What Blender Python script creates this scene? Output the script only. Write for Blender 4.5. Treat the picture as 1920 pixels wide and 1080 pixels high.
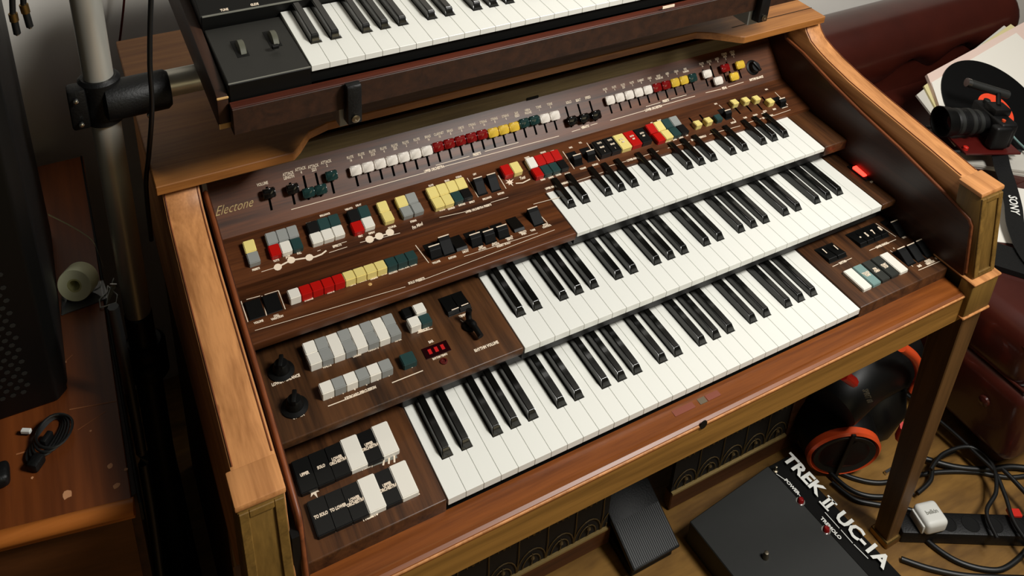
import bpy, bmesh, math, random
from mathutils import Vector, Matrix
random.seed(7)
for o in list(bpy.data.objects): bpy.data.objects.remove(o)
SC = bpy.context.scene
COL = SC.collection
# ------------------------------------------------------------------ camera
CP = Vector((-0.3081, -0.6285, 1.0288))
F = 1704.17; CX = 960.0; CY = -71.53
RM = Matrix(((0.8814, -0.4698, 0.0499), (-0.1597, -0.3957, -0.9044), (0.4446, 0.7891, -0.4238)))
_r = RM[2].normalized(); _x = (RM[0] - _r * RM[0].dot(_r)).normalized(); _y = _r.cross(_x)
RM = Matrix((_x, _y, _r))
cam = bpy.data.cameras.new('view'); camo = bpy.data.objects.new('view', cam); COL.objects.link(camo)
m = Matrix((_x, -_y, -_r)).transposed().to_4x4(); m.translation = CP
camo.matrix_world = m
cam.sensor_width = 36; cam.sensor_fit = 'HORIZONTAL'; cam.lens = F / 1920 * 36
cam.shift_x = 0; cam.shift_y = (CY - 540) / 1920
cam.clip_start = 0.02; cam.clip_end = 50
SC.camera = camo
# ------------------------------------------------------------------ world, lamp and added fills, exposure
w = bpy.data.worlds.new('world'); SC.world = w; w.use_nodes = True
bg = w.node_tree.nodes['Background']; bg.inputs[0].default_value = (1, .93, .80, 1); bg.inputs[1].default_value = 0.02
def area(name, loc, target, size, power, col, sy=None):
    l = bpy.data.lights.new(name, 'AREA'); l.size = size; l.energy = power; l.color = col
    if sy: l.shape = 'RECTANGLE'; l.size_y = sy
    o = bpy.data.objects.new(name, l); COL.objects.link(o); o.location = loc
    o.rotation_euler = (Vector(target) - Vector(loc)).to_track_quat('-Z', 'Y').to_euler()
    return o
area('ceiling_lamp', (1.15, -0.88, 1.85), (0.45, 0.2, 0), 0.5, 62, (1, .975, .925))
area('front_fill', (0.5, -2.6, 0.55), (0.4, 0.0, 0.1), 1.0, 6, (1, .84, .50))  # unseen soft fill, imitates yellowish bounced light from in front
area('wall_fill', (2.1, -0.25, 1.9), (1.7, 0.6, -0.1), 0.4, 9, (1, .97, .93))  # added fill, brightens the right wall and gives the sofa highlights
vs = SC.view_settings
vs.view_transform = 'Standard'; vs.look = 'None'; vs.gamma = 1; vs.use_curve_mapping = False; vs.exposure = 0.0
# ------------------------------------------------------------------ pixel -> point on a real plane
def ray(x, y): return RM.transposed() @ Vector(((x - CX) / F, (y - CY) / F, 1))
def on(ax, val, x, y):
    d = ray(x, y); return CP + d * ((val - CP[ax]) / d[ax])
FLOOR = -0.672
# ------------------------------------------------------------------ materials
def lin(c): return tuple(((v / 255) / 12.92 if v / 255 <= .04045 else ((v / 255 + .055) / 1.055) ** 2.4) for v in c) + (1,)
MATS = {}
def mat(name, rgb, rough=.45, metal=0, spec=.5, noise=0, scale=30, bump=0, emit=None, strength=1, trans=0, coat=0):
    if name in MATS: return MATS[name]
    M = bpy.data.materials.new(name); M.use_nodes = True; nt = M.node_tree; b = nt.nodes['Principled BSDF']
    b.inputs['Base Color'].default_value = lin(rgb); b.inputs['Roughness'].default_value = rough
    b.inputs['Metallic'].default_value = metal; b.inputs['Specular IOR Level'].default_value = spec
    b.inputs['Transmission Weight'].default_value = trans; b.inputs['Coat Weight'].default_value = coat
    if emit: b.inputs['Emission Color'].default_value = lin(emit); b.inputs['Emission Strength'].default_value = strength
    if noise or bump:
        tc = nt.nodes.new('ShaderNodeTexCoord'); n = nt.nodes.new('ShaderNodeTexNoise'); n.inputs['Scale'].default_value = scale; n.inputs['Detail'].default_value = 5
        nt.links.new(tc.outputs['Object'], n.inputs['Vector'])
        if noise:
            mx = nt.nodes.new('ShaderNodeMix'); mx.data_type = 'RGBA'
            mx.inputs[6].default_value = lin([max(0, v * (1 - noise)) for v in rgb]); mx.inputs[7].default_value = lin([min(255, v * (1 + noise)) for v in rgb])
            nt.links.new(n.outputs['Fac'], mx.inputs[0]); nt.links.new(mx.outputs[2], b.inputs['Base Color'])
        if bump:
            bp = nt.nodes.new('ShaderNodeBump'); bp.inputs['Strength'].default_value = bump; bp.inputs['Distance'].default_value = .002
            nt.links.new(n.outputs['Fac'], bp.inputs['Height']); nt.links.new(bp.outputs[0], b.inputs['Normal'])
    MATS[name] = M; return M
def wood(name, dark, light, axis=0, rough=.35, fine=60, stretch=.05, coat=.15, spots=None, edge=None):
    M = bpy.data.materials.new(name); M.use_nodes = True; nt = M.node_tree; N = nt.nodes; L = nt.links; b = N['Principled BSDF']
    tc = N.new('ShaderNodeTexCoord'); mp = N.new('ShaderNodeMapping'); sc = [fine, fine, fine]; sc[axis] = fine * stretch
    mp.inputs['Scale'].default_value = sc; L.new(tc.outputs['Object'], mp.inputs['Vector'])
    n1 = N.new('ShaderNodeTexNoise'); n1.inputs['Scale'].default_value = 1; n1.inputs['Detail'].default_value = 6; n1.inputs['Distortion'].default_value = .6
    L.new(mp.outputs[0], n1.inputs['Vector'])
    mp2 = N.new('ShaderNodeMapping'); mp2.inputs['Scale'].default_value = [v * 6 for v in sc]; L.new(tc.outputs['Object'], mp2.inputs['Vector'])
    n2 = N.new('ShaderNodeTexNoise'); n2.inputs['Scale'].default_value = 1; n2.inputs['Detail'].default_value = 3; L.new(mp2.outputs[0], n2.inputs['Vector'])
    mm = N.new('ShaderNodeMath'); mm.operation = 'MULTIPLY_ADD'; mm.inputs[1].default_value = .35; L.new(n2.outputs['Fac'], mm.inputs[0]); L.new(n1.outputs['Fac'], mm.inputs[2])
    cr = N.new('ShaderNodeValToRGB'); cr.color_ramp.elements[0].position = .45; cr.color_ramp.elements[1].position = .85
    cr.color_ramp.elements[0].color = lin(dark); cr.color_ramp.elements[1].color = lin(light); L.new(mm.outputs[0], cr.inputs[0])
    out = cr.outputs[0]
    if spots:
        n3 = N.new('ShaderNodeTexNoise'); n3.inputs['Scale'].default_value = spots[1]; n3.inputs['Detail'].default_value = 2; L.new(tc.outputs['Object'], n3.inputs['Vector'])
        r3 = N.new('ShaderNodeValToRGB'); r3.color_ramp.elements[0].position = spots[2]; r3.color_ramp.elements[1].position = spots[2] + .03; L.new(n3.outputs['Fac'], r3.inputs[0])
        mx = N.new('ShaderNodeMix'); mx.data_type = 'RGBA'; L.new(r3.outputs[0], mx.inputs[0]); L.new(out, mx.inputs[6]); mx.inputs[7].default_value = lin(spots[0]); out = mx.outputs[2]
    L.new(out, b.inputs['Base Color']); b.inputs['Roughness'].default_value = rough + .08; b.inputs['Specular IOR Level'].default_value = .3; b.inputs['Coat Weight'].default_value = coat * .4; b.inputs['Coat Roughness'].default_value = .25
    bp = N.new('ShaderNodeBump'); bp.inputs['Strength'].default_value = .12; bp.inputs['Distance'].default_value = .001; L.new(mm.outputs[0], bp.inputs['Height']); L.new(bp.outputs[0], b.inputs['Normal'])
    MATS[name] = M; return M
wood('walnut', (42, 21, 9), (94, 52, 25), 0)
wood('walnut_y', (38, 22, 12), (88, 54, 29), 1)
wood('walnut_low', (40, 24, 12), (86, 54, 29), 1)
wood('walnut_dark', (34, 18, 11), (64, 34, 20), 1, rough=.5)
wood('cheek_wood', (44, 21, 12), (64, 33, 18), 1, rough=.27)
wood('cheek_edge', (88, 46, 24), (124, 68, 36), 1, rough=.4)
wood('arm_wood', (150, 98, 54), (198, 138, 84), 1, rough=.42, spots=((136, 84, 44), 25, .76))
wood('post_wood', (86, 64, 26), (122, 92, 42), 2, rough=.45)
wood('slip_wood', (92, 46, 14), (128, 70, 26), 0, rough=.3)
wood('slip_front_shaded', (112, 78, 30), (150, 108, 48), 0, rough=.5)  # slip wood turned olive: shade on the front face put into its colour
wood('board_wood', (120, 72, 30), (164, 108, 52), 0, rough=.4)
wood('strip_wood', (72, 60, 38), (110, 94, 62), 0, rough=.5)
wood('leg_wood', (70, 48, 24), (100, 70, 38), 2, rough=.45)
wood('knee_wood', (64, 36, 17), (92, 54, 27), 0, rough=.5)
wood('syn_wood', (34, 19, 11), (56, 32, 18), 1, rough=.5)
wood('syn_edge', (60, 24, 13), (88, 38, 21), 0, rough=.45)
wood('desk_wood', (76, 36, 13), (116, 60, 24), 1, rough=.32, fine=25, spots=((176, 122, 84), 16, .735))
wood('floor_wood', (88, 60, 22), (132, 96, 42), 0, rough=.5, fine=20, stretch=.2)
mat('white_key', (228, 228, 220), .3); mat('black_key', (13, 13, 11), .22, coat=.2); mat('black', (9, 9, 8), .6, spec=.2); mat('void', (3, 3, 3), 1, spec=0); mat('gloss_black', (8, 8, 7), .45, spec=.25)
mat('keybed_black', (8, 8, 7), .5, noise=.6, scale=40)
mat('rocker_black', (5, 5, 5), .6, spec=.15); mat('tab_white', (228, 224, 212), .35); mat('tab_grey', (142, 144, 140), .4); mat('tab_red', (176, 16, 10), .35); mat('tab_yellow', (226, 208, 128), .35)
mat('tab_green', (36, 62, 60), .35); mat('tab_black', (16, 16, 15), .35); mat('tab_teal', (112, 140, 136), .4); mat('tab_charcoal', (44, 46, 42), .4)
mat('slide_red', (120, 14, 14), .2); mat('slide_white', (226, 218, 208), .3); mat('slide_yellow', (214, 178, 60), .3); mat('slide_green', (24, 50, 48), .2); mat('slide_black', (12, 12, 11), .2)
mat('print', (232, 214, 190), .6); mat('gold', (176, 150, 92), .5); mat('print_dark', (120, 120, 110), .6); mat('print_white', (220, 220, 214), .6)
mat('chrome', (200, 200, 196), .25, metal=1); mat('screw', (150, 140, 120), .35, metal=1); mat('brass', (150, 120, 70), .4, metal=1)
mat('led', (255, 60, 50), .3, emit=(255, 40, 30), strength=7); mat('digit', (150, 20, 20), .4, emit=(170, 20, 20), strength=.4); mat('window_dark', (30, 6, 8), .15)
mat('bare_wood', (190, 150, 92), .7); mat('pole', (196, 194, 184), .36, metal=.6); mat('cream', (206, 206, 200), .5)
mat('pole_shaded', (40, 39, 35), .45, metal=.4)  # darker copy of the post metal, paints the light fading lower down
mat('plastic_black', (10, 10, 10), .5, spec=.3, bump=.25, scale=300); mat('metal_dark', (22, 23, 20), .6, noise=.15, scale=60)
mat('leather', (56, 20, 13), .3, noise=.25, scale=9, bump=.35, coat=.2); mat('wall', (214, 210, 202), .9, noise=.02, scale=4)
mat('paper', (222, 218, 208), .8); mat('paper_pink', (214, 190, 178), .8); mat('paper_yellow', (200, 190, 140), .8); mat('paper_grey', (190, 186, 176), .8)
mat('vinyl', (9, 9, 9), .3); mat('label_orange', (232, 70, 34), .5); mat('red', (190, 34, 22), .35); mat('dark_red', (78, 18, 14), .35); mat('orange', (206, 74, 34), .3)
mat('tape', (226, 228, 190), .5); mat('tape_side', (190, 188, 130), .5); mat('clear', (235, 240, 240), .05, trans=.92); mat('cable', (13, 14, 14), .45); mat('clear_edge', (205, 208, 200), .2, trans=.45)
mat('glass', (20, 18, 24), .03, coat=1); mat('grille_cloth', (26, 20, 14), .9); mat('grille_gold', (96, 78, 46), .5); mat('olive_edge', (150, 126, 78), .5)
mat('panel_grey', (30, 29, 24), .7, noise=.15, scale=50); mat('wheel_grey', (84, 84, 70), .5)
# ------------------------------------------------------------------ mesh helpers
def link(name, me, m_, parent=None, mw=None):
    o = bpy.data.objects.new(name, me); COL.objects.link(o)
    if m_:
        if isinstance(m_, str): m_ = MATS[m_]
        if not me.materials: me.materials.append(m_)
        if me.materials[0] != m_: o.material_slots[0].link = 'OBJECT'; o.material_slots[0].material = m_
    if parent: o.parent = parent; o.matrix_parent_inverse = Matrix()
    if mw is not None: o.matrix_world = mw if not parent else mw
    return o
def place(o, mw):   # mw is a world matrix; parents all sit at identity or pure translation
    if o.parent: o.matrix_basis = world(o.parent).inverted() @ mw
    else: o.matrix_basis = mw
    return o
def world(o):
    return (world(o.parent) @ o.matrix_basis) if o.parent else o.matrix_basis.copy()
def tomesh(bm, name, smooth=False):
    me = bpy.data.meshes.new(name); bm.normal_update(); bm.to_mesh(me); bm.free()
    if smooth:
        for p in me.polygons: p.use_smooth = True
    return me
def smooth_angle(me, a=35):
    bm = bmesh.new(); bm.from_mesh(me)
    for f_ in bm.faces: f_.smooth = True
    for e in bm.edges: e.smooth = (len(e.link_faces) == 2 and e.calc_face_angle(0) < math.radians(a))
    bm.to_mesh(me); bm.free(); return me
def prism(pts, lo, hi, axis=0, bev=0, seg=1, name='m'):
    """pts 2-D polygon in the two axes other than `axis` (in order), extruded lo..hi"""
    bm = bmesh.new(); oth = [a for a in range(3) if a != axis]
    def v(p, t):
        c = [0, 0, 0]; c[oth[0]] = p[0]; c[oth[1]] = p[1]; c[axis] = t; return bm.verts.new(c)
    a = [v(p, lo) for p in pts]; b = [v(p, hi) for p in pts]; n = len(pts)
    bm.faces.new(a); bm.faces.new(b[::-1])
    for i in range(n): bm.faces.new((a[i], b[i], b[(i + 1) % n], a[(i + 1) % n]))
    bmesh.ops.recalc_face_normals(bm, faces=bm.faces)
    if bev: bmesh.ops.bevel(bm, geom=[e for e in bm.edges if e.calc_face_angle(0) > .5], offset=bev, segments=seg, affect='EDGES', profile=.5)
    me = tomesh(bm, name); 
    return smooth_angle(me) if seg > 1 else me
def box(a, b, bev=0, seg=1): 
    return prism([(a[1], a[2]), (b[1], a[2]), (b[1], b[2]), (a[1], b[2])], a[0], b[0], 0, bev, seg)
def lathe(prof, n=24, axis=2):
    bm = bmesh.new(); rings = []
    for r, h in prof:
        ring = []
        for i in range(n):
            t = 2 * math.pi * i / n; c = [r * math.cos(t), r * math.sin(t), h]
            if axis == 0: c = [h, r * math.cos(t), r * math.sin(t)]
            if axis == 1: c = [r * math.sin(t), h, r * math.cos(t)]
            ring.append(bm.verts.new(c))
        rings.append(ring)
    for A, B in zip(rings, rings[1:]):
        for i in range(n): bm.faces.new((A[i], A[(i + 1) % n], B[(i + 1) % n], B[i]))
    if prof[0][0] > 1e-6: bm.faces.new(rings[0][::-1])
    if prof[-1][0] > 1e-6: bm.faces.new(rings[-1])
    bmesh.ops.remove_doubles(bm, verts=bm.verts, dist=1e-6); bmesh.ops.recalc_face_normals(bm, faces=bm.faces)
    return smooth_angle(tomesh(bm, 'lathe'), 40)
def tubebm(bm, pts, r, n=8, closed=False, flat=None):
    pts = [Vector(p) for p in pts]; rings = []; up = Vector((0, 0, 1))
    for i, p in enumerate(pts):
        d = (pts[min(i + 1, len(pts) - 1)] - pts[max(i - 1, 0)]).normalized()
        u = d.cross(up)
        if u.length < .05: u = d.cross(Vector((0, 1, 0)))
        u.normalize(); v = u.cross(d)
        rr = r[i] if isinstance(r, (list, tuple)) else r
        rings.append([bm.verts.new(p + (u * math.cos(t) + v * math.sin(t) * (flat or 1)) * rr) for t in [2 * math.pi * k / n for k in range(n)]])
    for A, B in zip(rings, rings[1:]):
        for i in range(n): bm.faces.new((A[i], A[(i + 1) % n], B[(i + 1) % n], B[i]))
    bm.faces.new(rings[0][::-1]); bm.faces.new(rings[-1])
def spline(pts, k=8):
    pts = [Vector(p) for p in pts]; P = [pts[0]] + pts + [pts[-1]]; out = []
    for i in range(1, len(P) - 2):
        for j in range(k):
            t = j / k; a, b, c, d = P[i - 1], P[i], P[i + 1], P[i + 2]
            out.append(.5 * ((2 * b) + (c - a) * t + (2 * a - 5 * b + 4 * c - d) * t * t + (3 * b - a - 3 * c + d) * t ** 3))
    out.append(pts[-1]); return out
def tube(pts, r, n=8, k=8, sp=True):
    bm = bmesh.new(); tubebm(bm, spline(pts, k) if sp else pts, r, n); bmesh.ops.recalc_face_normals(bm, faces=bm.faces)
    return smooth_angle(tomesh(bm, 'tube'), 50)
def thing(name, label, cat, loc=(0, 0, 0), group=None):
    o = bpy.data.objects.new(name, None); COL.objects.link(o); o.location = loc; o.empty_display_size = .02
    o.matrix_basis = Matrix.Translation(Vector(loc))
    o['label'] = label; o['category'] = cat
    if group: o['group'] = group
    return o
def tag(o, label, cat, group=None):
    o['label'] = label; o['category'] = cat
    if group: o['group'] = group
    return o
def part(name, me, m_, parent, mw=None, label=None):
    """me in world coordinates when mw is None"""
    o = link(name, me, m_, parent)
    place(o, mw if mw is not None else Matrix())
    if label: o['label'] = label
    return o
# text -> mesh
_tc = {}
def textmesh(s, size, shear=0, bold=0, depth=.0002):
    cu = bpy.data.curves.new('t', 'FONT'); cu.body = s; cu.size = size; cu.shear = shear; cu.extrude = depth; cu.offset = bold * size; cu.align_x = 'CENTER'; cu.align_y = 'CENTER'; cu.resolution_u = 2
    cu.space_line = .85
    o = bpy.data.objects.new('t', cu); COL.objects.link(o)
    dg = bpy.context.evaluated_depsgraph_get(); me = bpy.data.meshes.new_from_object(o.evaluated_get(dg))
    bpy.data.objects.remove(o); bpy.data.curves.remove(cu); return me
class Print:
    """flat print gathered on one panel; one mesh per colour"""
    def __init__(s, frame): s.f = frame; s.bm = bmesh.new()
    def text(s, u, v, txt, size=.0055, shear=0, rot=0, sx=.66, bold=.02, h=.0003):
        me = textmesh(txt, size, shear, bold)
        me.transform(s.f @ Matrix.Translation((u, v, h)) @ Matrix.Rotation(rot, 4, 'Z') @ Matrix.Diagonal((sx, 1, 1, 1)))
        s.bm.from_mesh(me); bpy.data.meshes.remove(me)
    def rect(s, u0, v0, u1, v1, h=.0003):
        q = [(u0, v0), (u1, v0), (u1, v1), (u0, v1)]
        a = [s.bm.verts.new(s.f @ Vector((x, y, h))) for x, y in q]; b = [s.bm.verts.new(s.f @ Vector((x, y, -.0001))) for x, y in q]
        s.bm.faces.new(a)
        for i in range(4): s.bm.faces.new((b[i], b[(i + 1) % 4], a[(i + 1) % 4], a[i]))
    def line(s, p, q, w_=.0007, h=.0003):
        p, q = Vector(p), Vector(q); d = (q - p).normalized(); n = Vector((-d.y, d.x)) * w_ / 2
        s.bm.faces.new([s.bm.verts.new(s.f @ Vector((c.x, c.y, h))) for c in (p - n, q - n, q + n, p + n)])
    def done(s, parent, m_='print', name='printed_legend'):
        o = part(name, tomesh(s.bm, name), m_, parent); o['kind'] = 'stuff'; return o
# ------------------------------------------------------------------ ROOM
def struct(name, me, m_):
    o = link(name, me, m_); o['kind'] = 'structure'; return o
struct('floor', box((-1.6, -2.2, FLOOR - .05), (3.2, .93, FLOOR)), 'floor_wood')
struct('wall_back', box((-1.6, .93, FLOOR - .05), (3.2, 1.0, 2.0)), 'wall')
# ------------------------------------------------------------------ ORGAN
XL, XR = -0.172, 0.88
organ = thing('electronic_organ', 'large wooden electronic organ with three keyboards and rows of coloured tabs', 'organ', (0.354, 0.35, FLOOR))
P = .0235
def frame(y0, z0, y1, z1):
    v = Vector((0, y1 - y0, z1 - z0)).normalized(); u = Vector((1, 0, 0)); n = u.cross(v)
    M_ = Matrix((u, v, n)).transposed().to_4x4(); M_.translation = Vector((0, y0, z0)); return M_
def uv(fr, x, y, h=0):
    n = fr.col[2].xyz; o = fr.translation + n * h; d = ray(x, y); p = CP + d * ((o - CP).dot(n) / d.dot(n)); q = fr.inverted() @ p
    return q.x, q.y
# side arms, posts, cheeks, legs
ARM = [(.75, .244), (.396, .2435), (.3874, .2293), (.3733, .2164), (.3509, .2072), (.326, .2000), (.2746, .1885), (.2073, .1785), (.1537, .1715), (.1002, .1645), (.0343, .1548), (.0, .152), (-.008, .10), (-.03, .0), (-.03, -.066), (.75, -.066)]
CHK = [(.70, .2435), (.44, .2435), (.42, .2), (.3757, .1932), (.295, .1715), (.2253, .1552), (.1406, .1396), (.0531, .119), (-.0059, .1027), (-.012, .095), (-.026, .012), (-.026, -.03), (.70, -.03)]
for s, (x0, x1) in ((-1, (-.233, -.186)), (1, (.893, .934))):
    a = part('side_arm', prism(ARM, x0, x1, 0, .0035, 2), 'arm_wood', organ)
    c0, c1 = (XL - .008, XL) if s < 0 else (XR, XR + .008)
    part('cheek_panel', prism(CHK, c0, c1, 0, .001, 1), 'cheek_wood', organ)
    part('cheek_edge', tube([((c0 + c1) / 2, y_, z_) for y_, z_ in CHK[2:11]], .0028, 8, sp=False), 'cheek_edge', organ)
    part('arm_filler', box((min(x1, c0) - .001, -.02, -.03) if s < 0 else (c1 - .001, -.02, -.03), (c0 + .001, .70, .085) if s < 0 else (x0 + .001, .70, .085)), 'black', organ)
    for xg in (x0 + .0032, x1 - .0032): part('arm_groove', tube([(xg, y_, z_ + .0003) for y_, z_ in ARM[1:11]], .0009, 6, sp=False), 'cheek_edge', organ)
    px0, px1 = (-.238, -.187) if s < 0 else (.883, .938)
    # leaning post
    def post(me_pts, a0, a1, nm, mm, bev=.002): return part(nm, prism(me_pts, a0, a1, 0, bev, 2), mm, organ)
    po = post([(-.039, .004), (-.0115, .150), (.028, .150), (.015, .004)], px0 + .002, px1 - .002, 'arm_post', 'post_wood')
    cap = part('post_cap', prism([(-.0135, .149), (-.0125, .1565), (.030, .1565), (.029, .149)], px0, px1, 0, .002, 2), 'arm_wood', organ)
    # recessed panel on the front of the post: four raised mouldings
    fr = frame(-.039, .004, -.0115, .150)
    Lp = .1486
    for (u0, v0, u1, v1) in ((px0 + .003, .006, px0 + .013, Lp - .004), (px1 - .013, .006, px1 - .003, Lp - .004), (px0 + .013, .006, px1 - .013, .014), (px0 + .013, Lp - .012, px1 - .013, Lp - .004)):
        part('post_moulding', box((u0, v0, -.001), (u1, v1, .0026), .0008), 'post_wood', organ, fr)
    bx0, bx1 = px0 - .003, px1 + .006
    part('post_block', box((bx0, -.047, -.066), (bx1, .03, .004), .003, 2), 'post_wood', organ)
    part('post_block_top', box((bx0 - .001, -.049, .002), (bx1 + .001, .03, .0065), .0015), 'arm_wood', organ)
    part('post_block_base', box((bx0 - .001, -.049, -.069), (bx1 + .001, .03, -.064), .0015), 'arm_wood', organ)
    lx0, lx1 = (.9, .946) if s > 0 else (-.245, -.199)
    bm = bmesh.new()
    q = lambda x, y, z: bm.verts.new((x, y, z))
    t_ = [q(lx0, -.039, -.069), q(lx1, -.039, -.069), q(lx1, .012, -.069), q(lx0, .012, -.069)]
    zb = FLOOR + .006
    b_ = [q(lx0 + .006, -.039, zb), q(lx1 - .008, -.039, zb), q(lx1 - .008, -.008, zb), q(lx0 + .006, -.008, zb)]
    bm.faces.new(t_); bm.faces.new(b_[::-1])
    for i in range(4): bm.faces.new((t_[i], b_[i], b_[(i + 1) % 4], t_[(i + 1) % 4]))
    bmesh.ops.recalc_face_normals(bm, faces=bm.faces); bmesh.ops.bevel(bm, geom=bm.edges[:], offset=.0015, segments=1, affect='EDGES')
    part('leg', tomesh(bm, 'leg'), 'leg_wood', organ)
    part('leg_foot_cap', box((lx0 + .002, -.044, FLOOR), (lx1 - .004, -.003, FLOOR + .016), .002), 'brass', organ)
    # rear side legs/panels
    rx0, rx1 = (.900, .914) if s > 0 else (-.225, -.18)
    part('rear_leg', box((rx0, .20, FLOOR), (rx1, .70, -.066), .002), 'leg_wood', organ)
# key slip with rounded top edge
part('key_slip', prism([(.0, -.078), (-.0385, -.078), (-.0385, -.030), (-.0365, -.0262), (-.033, -.0245), (-.0, -.0245)], XL - .01, XR + .012, 0, 0, 1), 'slip_front_shaded', organ)
part('key_slip_top', prism([(.001, -.0190), (-.0275, -.0200), (-.0285, -.0215), (-.0335, -.0210), (-.0375, -.0232), (-.0392, -.0265), (-.0392, -.0295), (-.0375, -.027), (-.034, -.0235), (-.02, -.0235), (.001, -.024)], XL - .01, XR + .012, 0, 0, 1), 'slip_wood', organ, label='reddish top edge of the front rail')
part('slip_edge_highlight', tube([(XL - .01, -.0378, -.0262), (XR + .012, -.0378, -.0262)], .0022, 8, sp=False), 'arm_wood', organ)  # pale tube along the rail edge, a painted highlight
part('key_bed', box((XL - .008, .001, -.076), (XR + .01, .72, -.03)), 'black', organ)
lk = on(1, -.0385, 1318, 795)
part('keyhole_plate', lathe([(.0035, 0), (.006, 0), (.006, .0012), (.0035, .0018)], 16, 1), 'black', organ, Matrix.Translation((lk.x, -.0402, lk.z)) @ Matrix.Diagonal((1, 1, 1.25, 1)))
for i_, (x_, l_, c_) in enumerate(((1290, .034, 'worn_red'), (1325, .012, 'worn_grey'), (1345, .022, 'worn_red'))):
    q = on(2, -.0195, x_, 778 - (x_ - 1290) * .47)
    part('worn_patch', box((q.x - l_ / 2, -.0165, -.0199), (q.x + l_ / 2, -.0075, -.0189)), mat(c_, (122, 62, 44) if c_ == 'worn_red' else (96, 84, 66), .7), organ)
# kneeboard with grilles
KY = .20
part('knee_rail', box((.575, KY, FLOOR + .004), (.90, KY + .02, -.622), .002), 'knee_wood', organ)
part('knee_rail', box((XL, KY, FLOOR + .004), (.436, KY + .02, -.622), .002), 'knee_wood', organ)
part('knee_stile', box((.868, KY - .002, -.622), (.90, KY + .02, -.1), .002), 'knee_wood', organ)
part('knee_well', box((.44, KY + .12, FLOOR + .004), (.575, KY + .13, -.08)), 'black', organ)
for x0, x1 in ((.576, .868), (XL, .428)):
    gc = part('speaker_grille', box((x0, KY + .004, -.622), (x1, KY + .012, -.12)), 'grille_cloth', organ)
    bm = bmesh.new(); pit = .0585; n = int((x1 - x0) / pit) + 1
    for r_ in range(3):
        zc = -.615 + r_ * .082
        for i in range(-1, n + 1):
            cx_ = x0 + (i + .5) * pit + (pit / 2 if r_ % 2 else 0)
            for R_ in (.028, .018):
                seg = []
                for k in range(11):
                    t = math.pi * k / 10; xx = cx_ + R_ * math.cos(t); zz = zc + R_ * 1.55 * math.sin(t)
                    if x0 + .002 < xx < x1 - .002: seg.append((xx, KY + .002, zz))
                if len(seg) > 1: tubebm(bm, seg, .0011, 4)
            for dx, h0, h1 in ((0, 0, .03), (pit / 2, 0, .082)):
                xx = cx_ + dx
                if x0 + .002 < xx < x1 - .002: tubebm(bm, [(xx, KY + .002, zc + h0), (xx + .001, KY + .001, zc + (h0 + h1) / 2), (xx, KY + .002, zc + h1)], .0013, 4)
            if x0 + .006 < cx_ < x1 - .006: tubebm(bm, [(cx_, KY + .001, zc + .014), (cx_, KY, zc + .022), (cx_, KY + .001, zc + .03)], [.001, .004, .001], 6)
    o = part('grille_lattice', tomesh(bm, 'lattice'), 'grille_gold', organ); o['kind'] = 'stuff'
    part('grille_bead', box((x0, KY - .002, -.6235), (x1, KY + .004, -.619)), 'olive_edge', organ)
# expression pedal (part of the organ)
pf = Matrix.Translation((.483, .118, -.632)) @ Matrix.Rotation(math.radians(24), 4, 'X')
ped = part('expression_pedal', box((-.052, 0, -.012), (.052, .225, 0), .003, 2), 'plastic_black', organ, pf)
for i in range(24): part('pedal_rib', box((-.0015, -.0, 0), (.0015, .075, .0014)), 'gloss_black', ped, pf @ Matrix.Translation((-.047 + i * .00409, .004, 0)))
part('pedal_base', box((.436, .13, FLOOR + .002), (.53, .33, -.65), .002), 'black', organ)
# top board with recess, back strip, cabinet back
BB = [(-.240, .380), (-.062, .380), (-.050, .392), (-.030, .418), (.0, .428), (.665, .428), (.690, .415), (.728, .384), (.735, .380), (.928, .380), (.928, .78), (-.240, .78)]
part('top_board', prism([(x, y) for x, y in BB], .2445, .2585, 2, .0012, 1), 'board_wood', organ)
part('top_board_joint', box((.735, .415, .2583), (.928, .4165, .2589)), 'black', organ)
part('back_strip', box((XL, .463, .172), (XR, .475, .206), .001), 'strip_wood', organ)
part('cabinet_back', box((XL - .012, .60, -.076), (XR + .012, .62, .2445)), 'black', organ)
lt = on(1, .463, 998, 183); part('strip_catch', box((lt.x - .011, .461, lt.z - .002), (lt.x + .011, .464, lt.z + .002)), 'black', organ)
# ---- keyboards
BO = [0.93, 2.07, 3.9, 5.0, 6.1]
BW = .0137
_wk = {}
def wkmesh(kind, p, L, th):
    key = (kind, round(p, 5), L)
    if key in _wk: return _wk[key]
    g = .0002; hb = BW / 2 + .0008
    x0, x1 = g, p - g; yl = .0495
    # cut-ins from neighbouring blacks
    left = {1: .93 - 1, 2: 2.07 - 2, 4: 3.9 - 4, 5: 0., 6: 6.1 - 6}.get(kind); right = {0: .93, 1: 2.07 - 1, 3: .9, 4: 1.0, 5: 1.1}.get(kind)
    xa = x0 if left is None else max(x0, left * p + hb); xb = x1 if right is None else min(x1, right * p - hb)
    pts = [(x0, 0), (x1, 0), (x1, yl)]
    if xb < x1: pts += [(xb, yl)]
    pts += [(xb, L), (xa, L)]
    if xa > x0: pts += [(xa, yl)]
    pts += [(x0, yl)]
    q = []
    for t in pts:
        if not q or (Vector(t) - Vector(q[-1])).length > 1e-5: q.append(t)
    if (Vector(q[0]) - Vector(q[-1])).length < 1e-5: q.pop()
    me = prism(q, -th, 0, 2, .00035, 1, 'white_key'); _wk[key] = me; return me
_bk = {}
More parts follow.
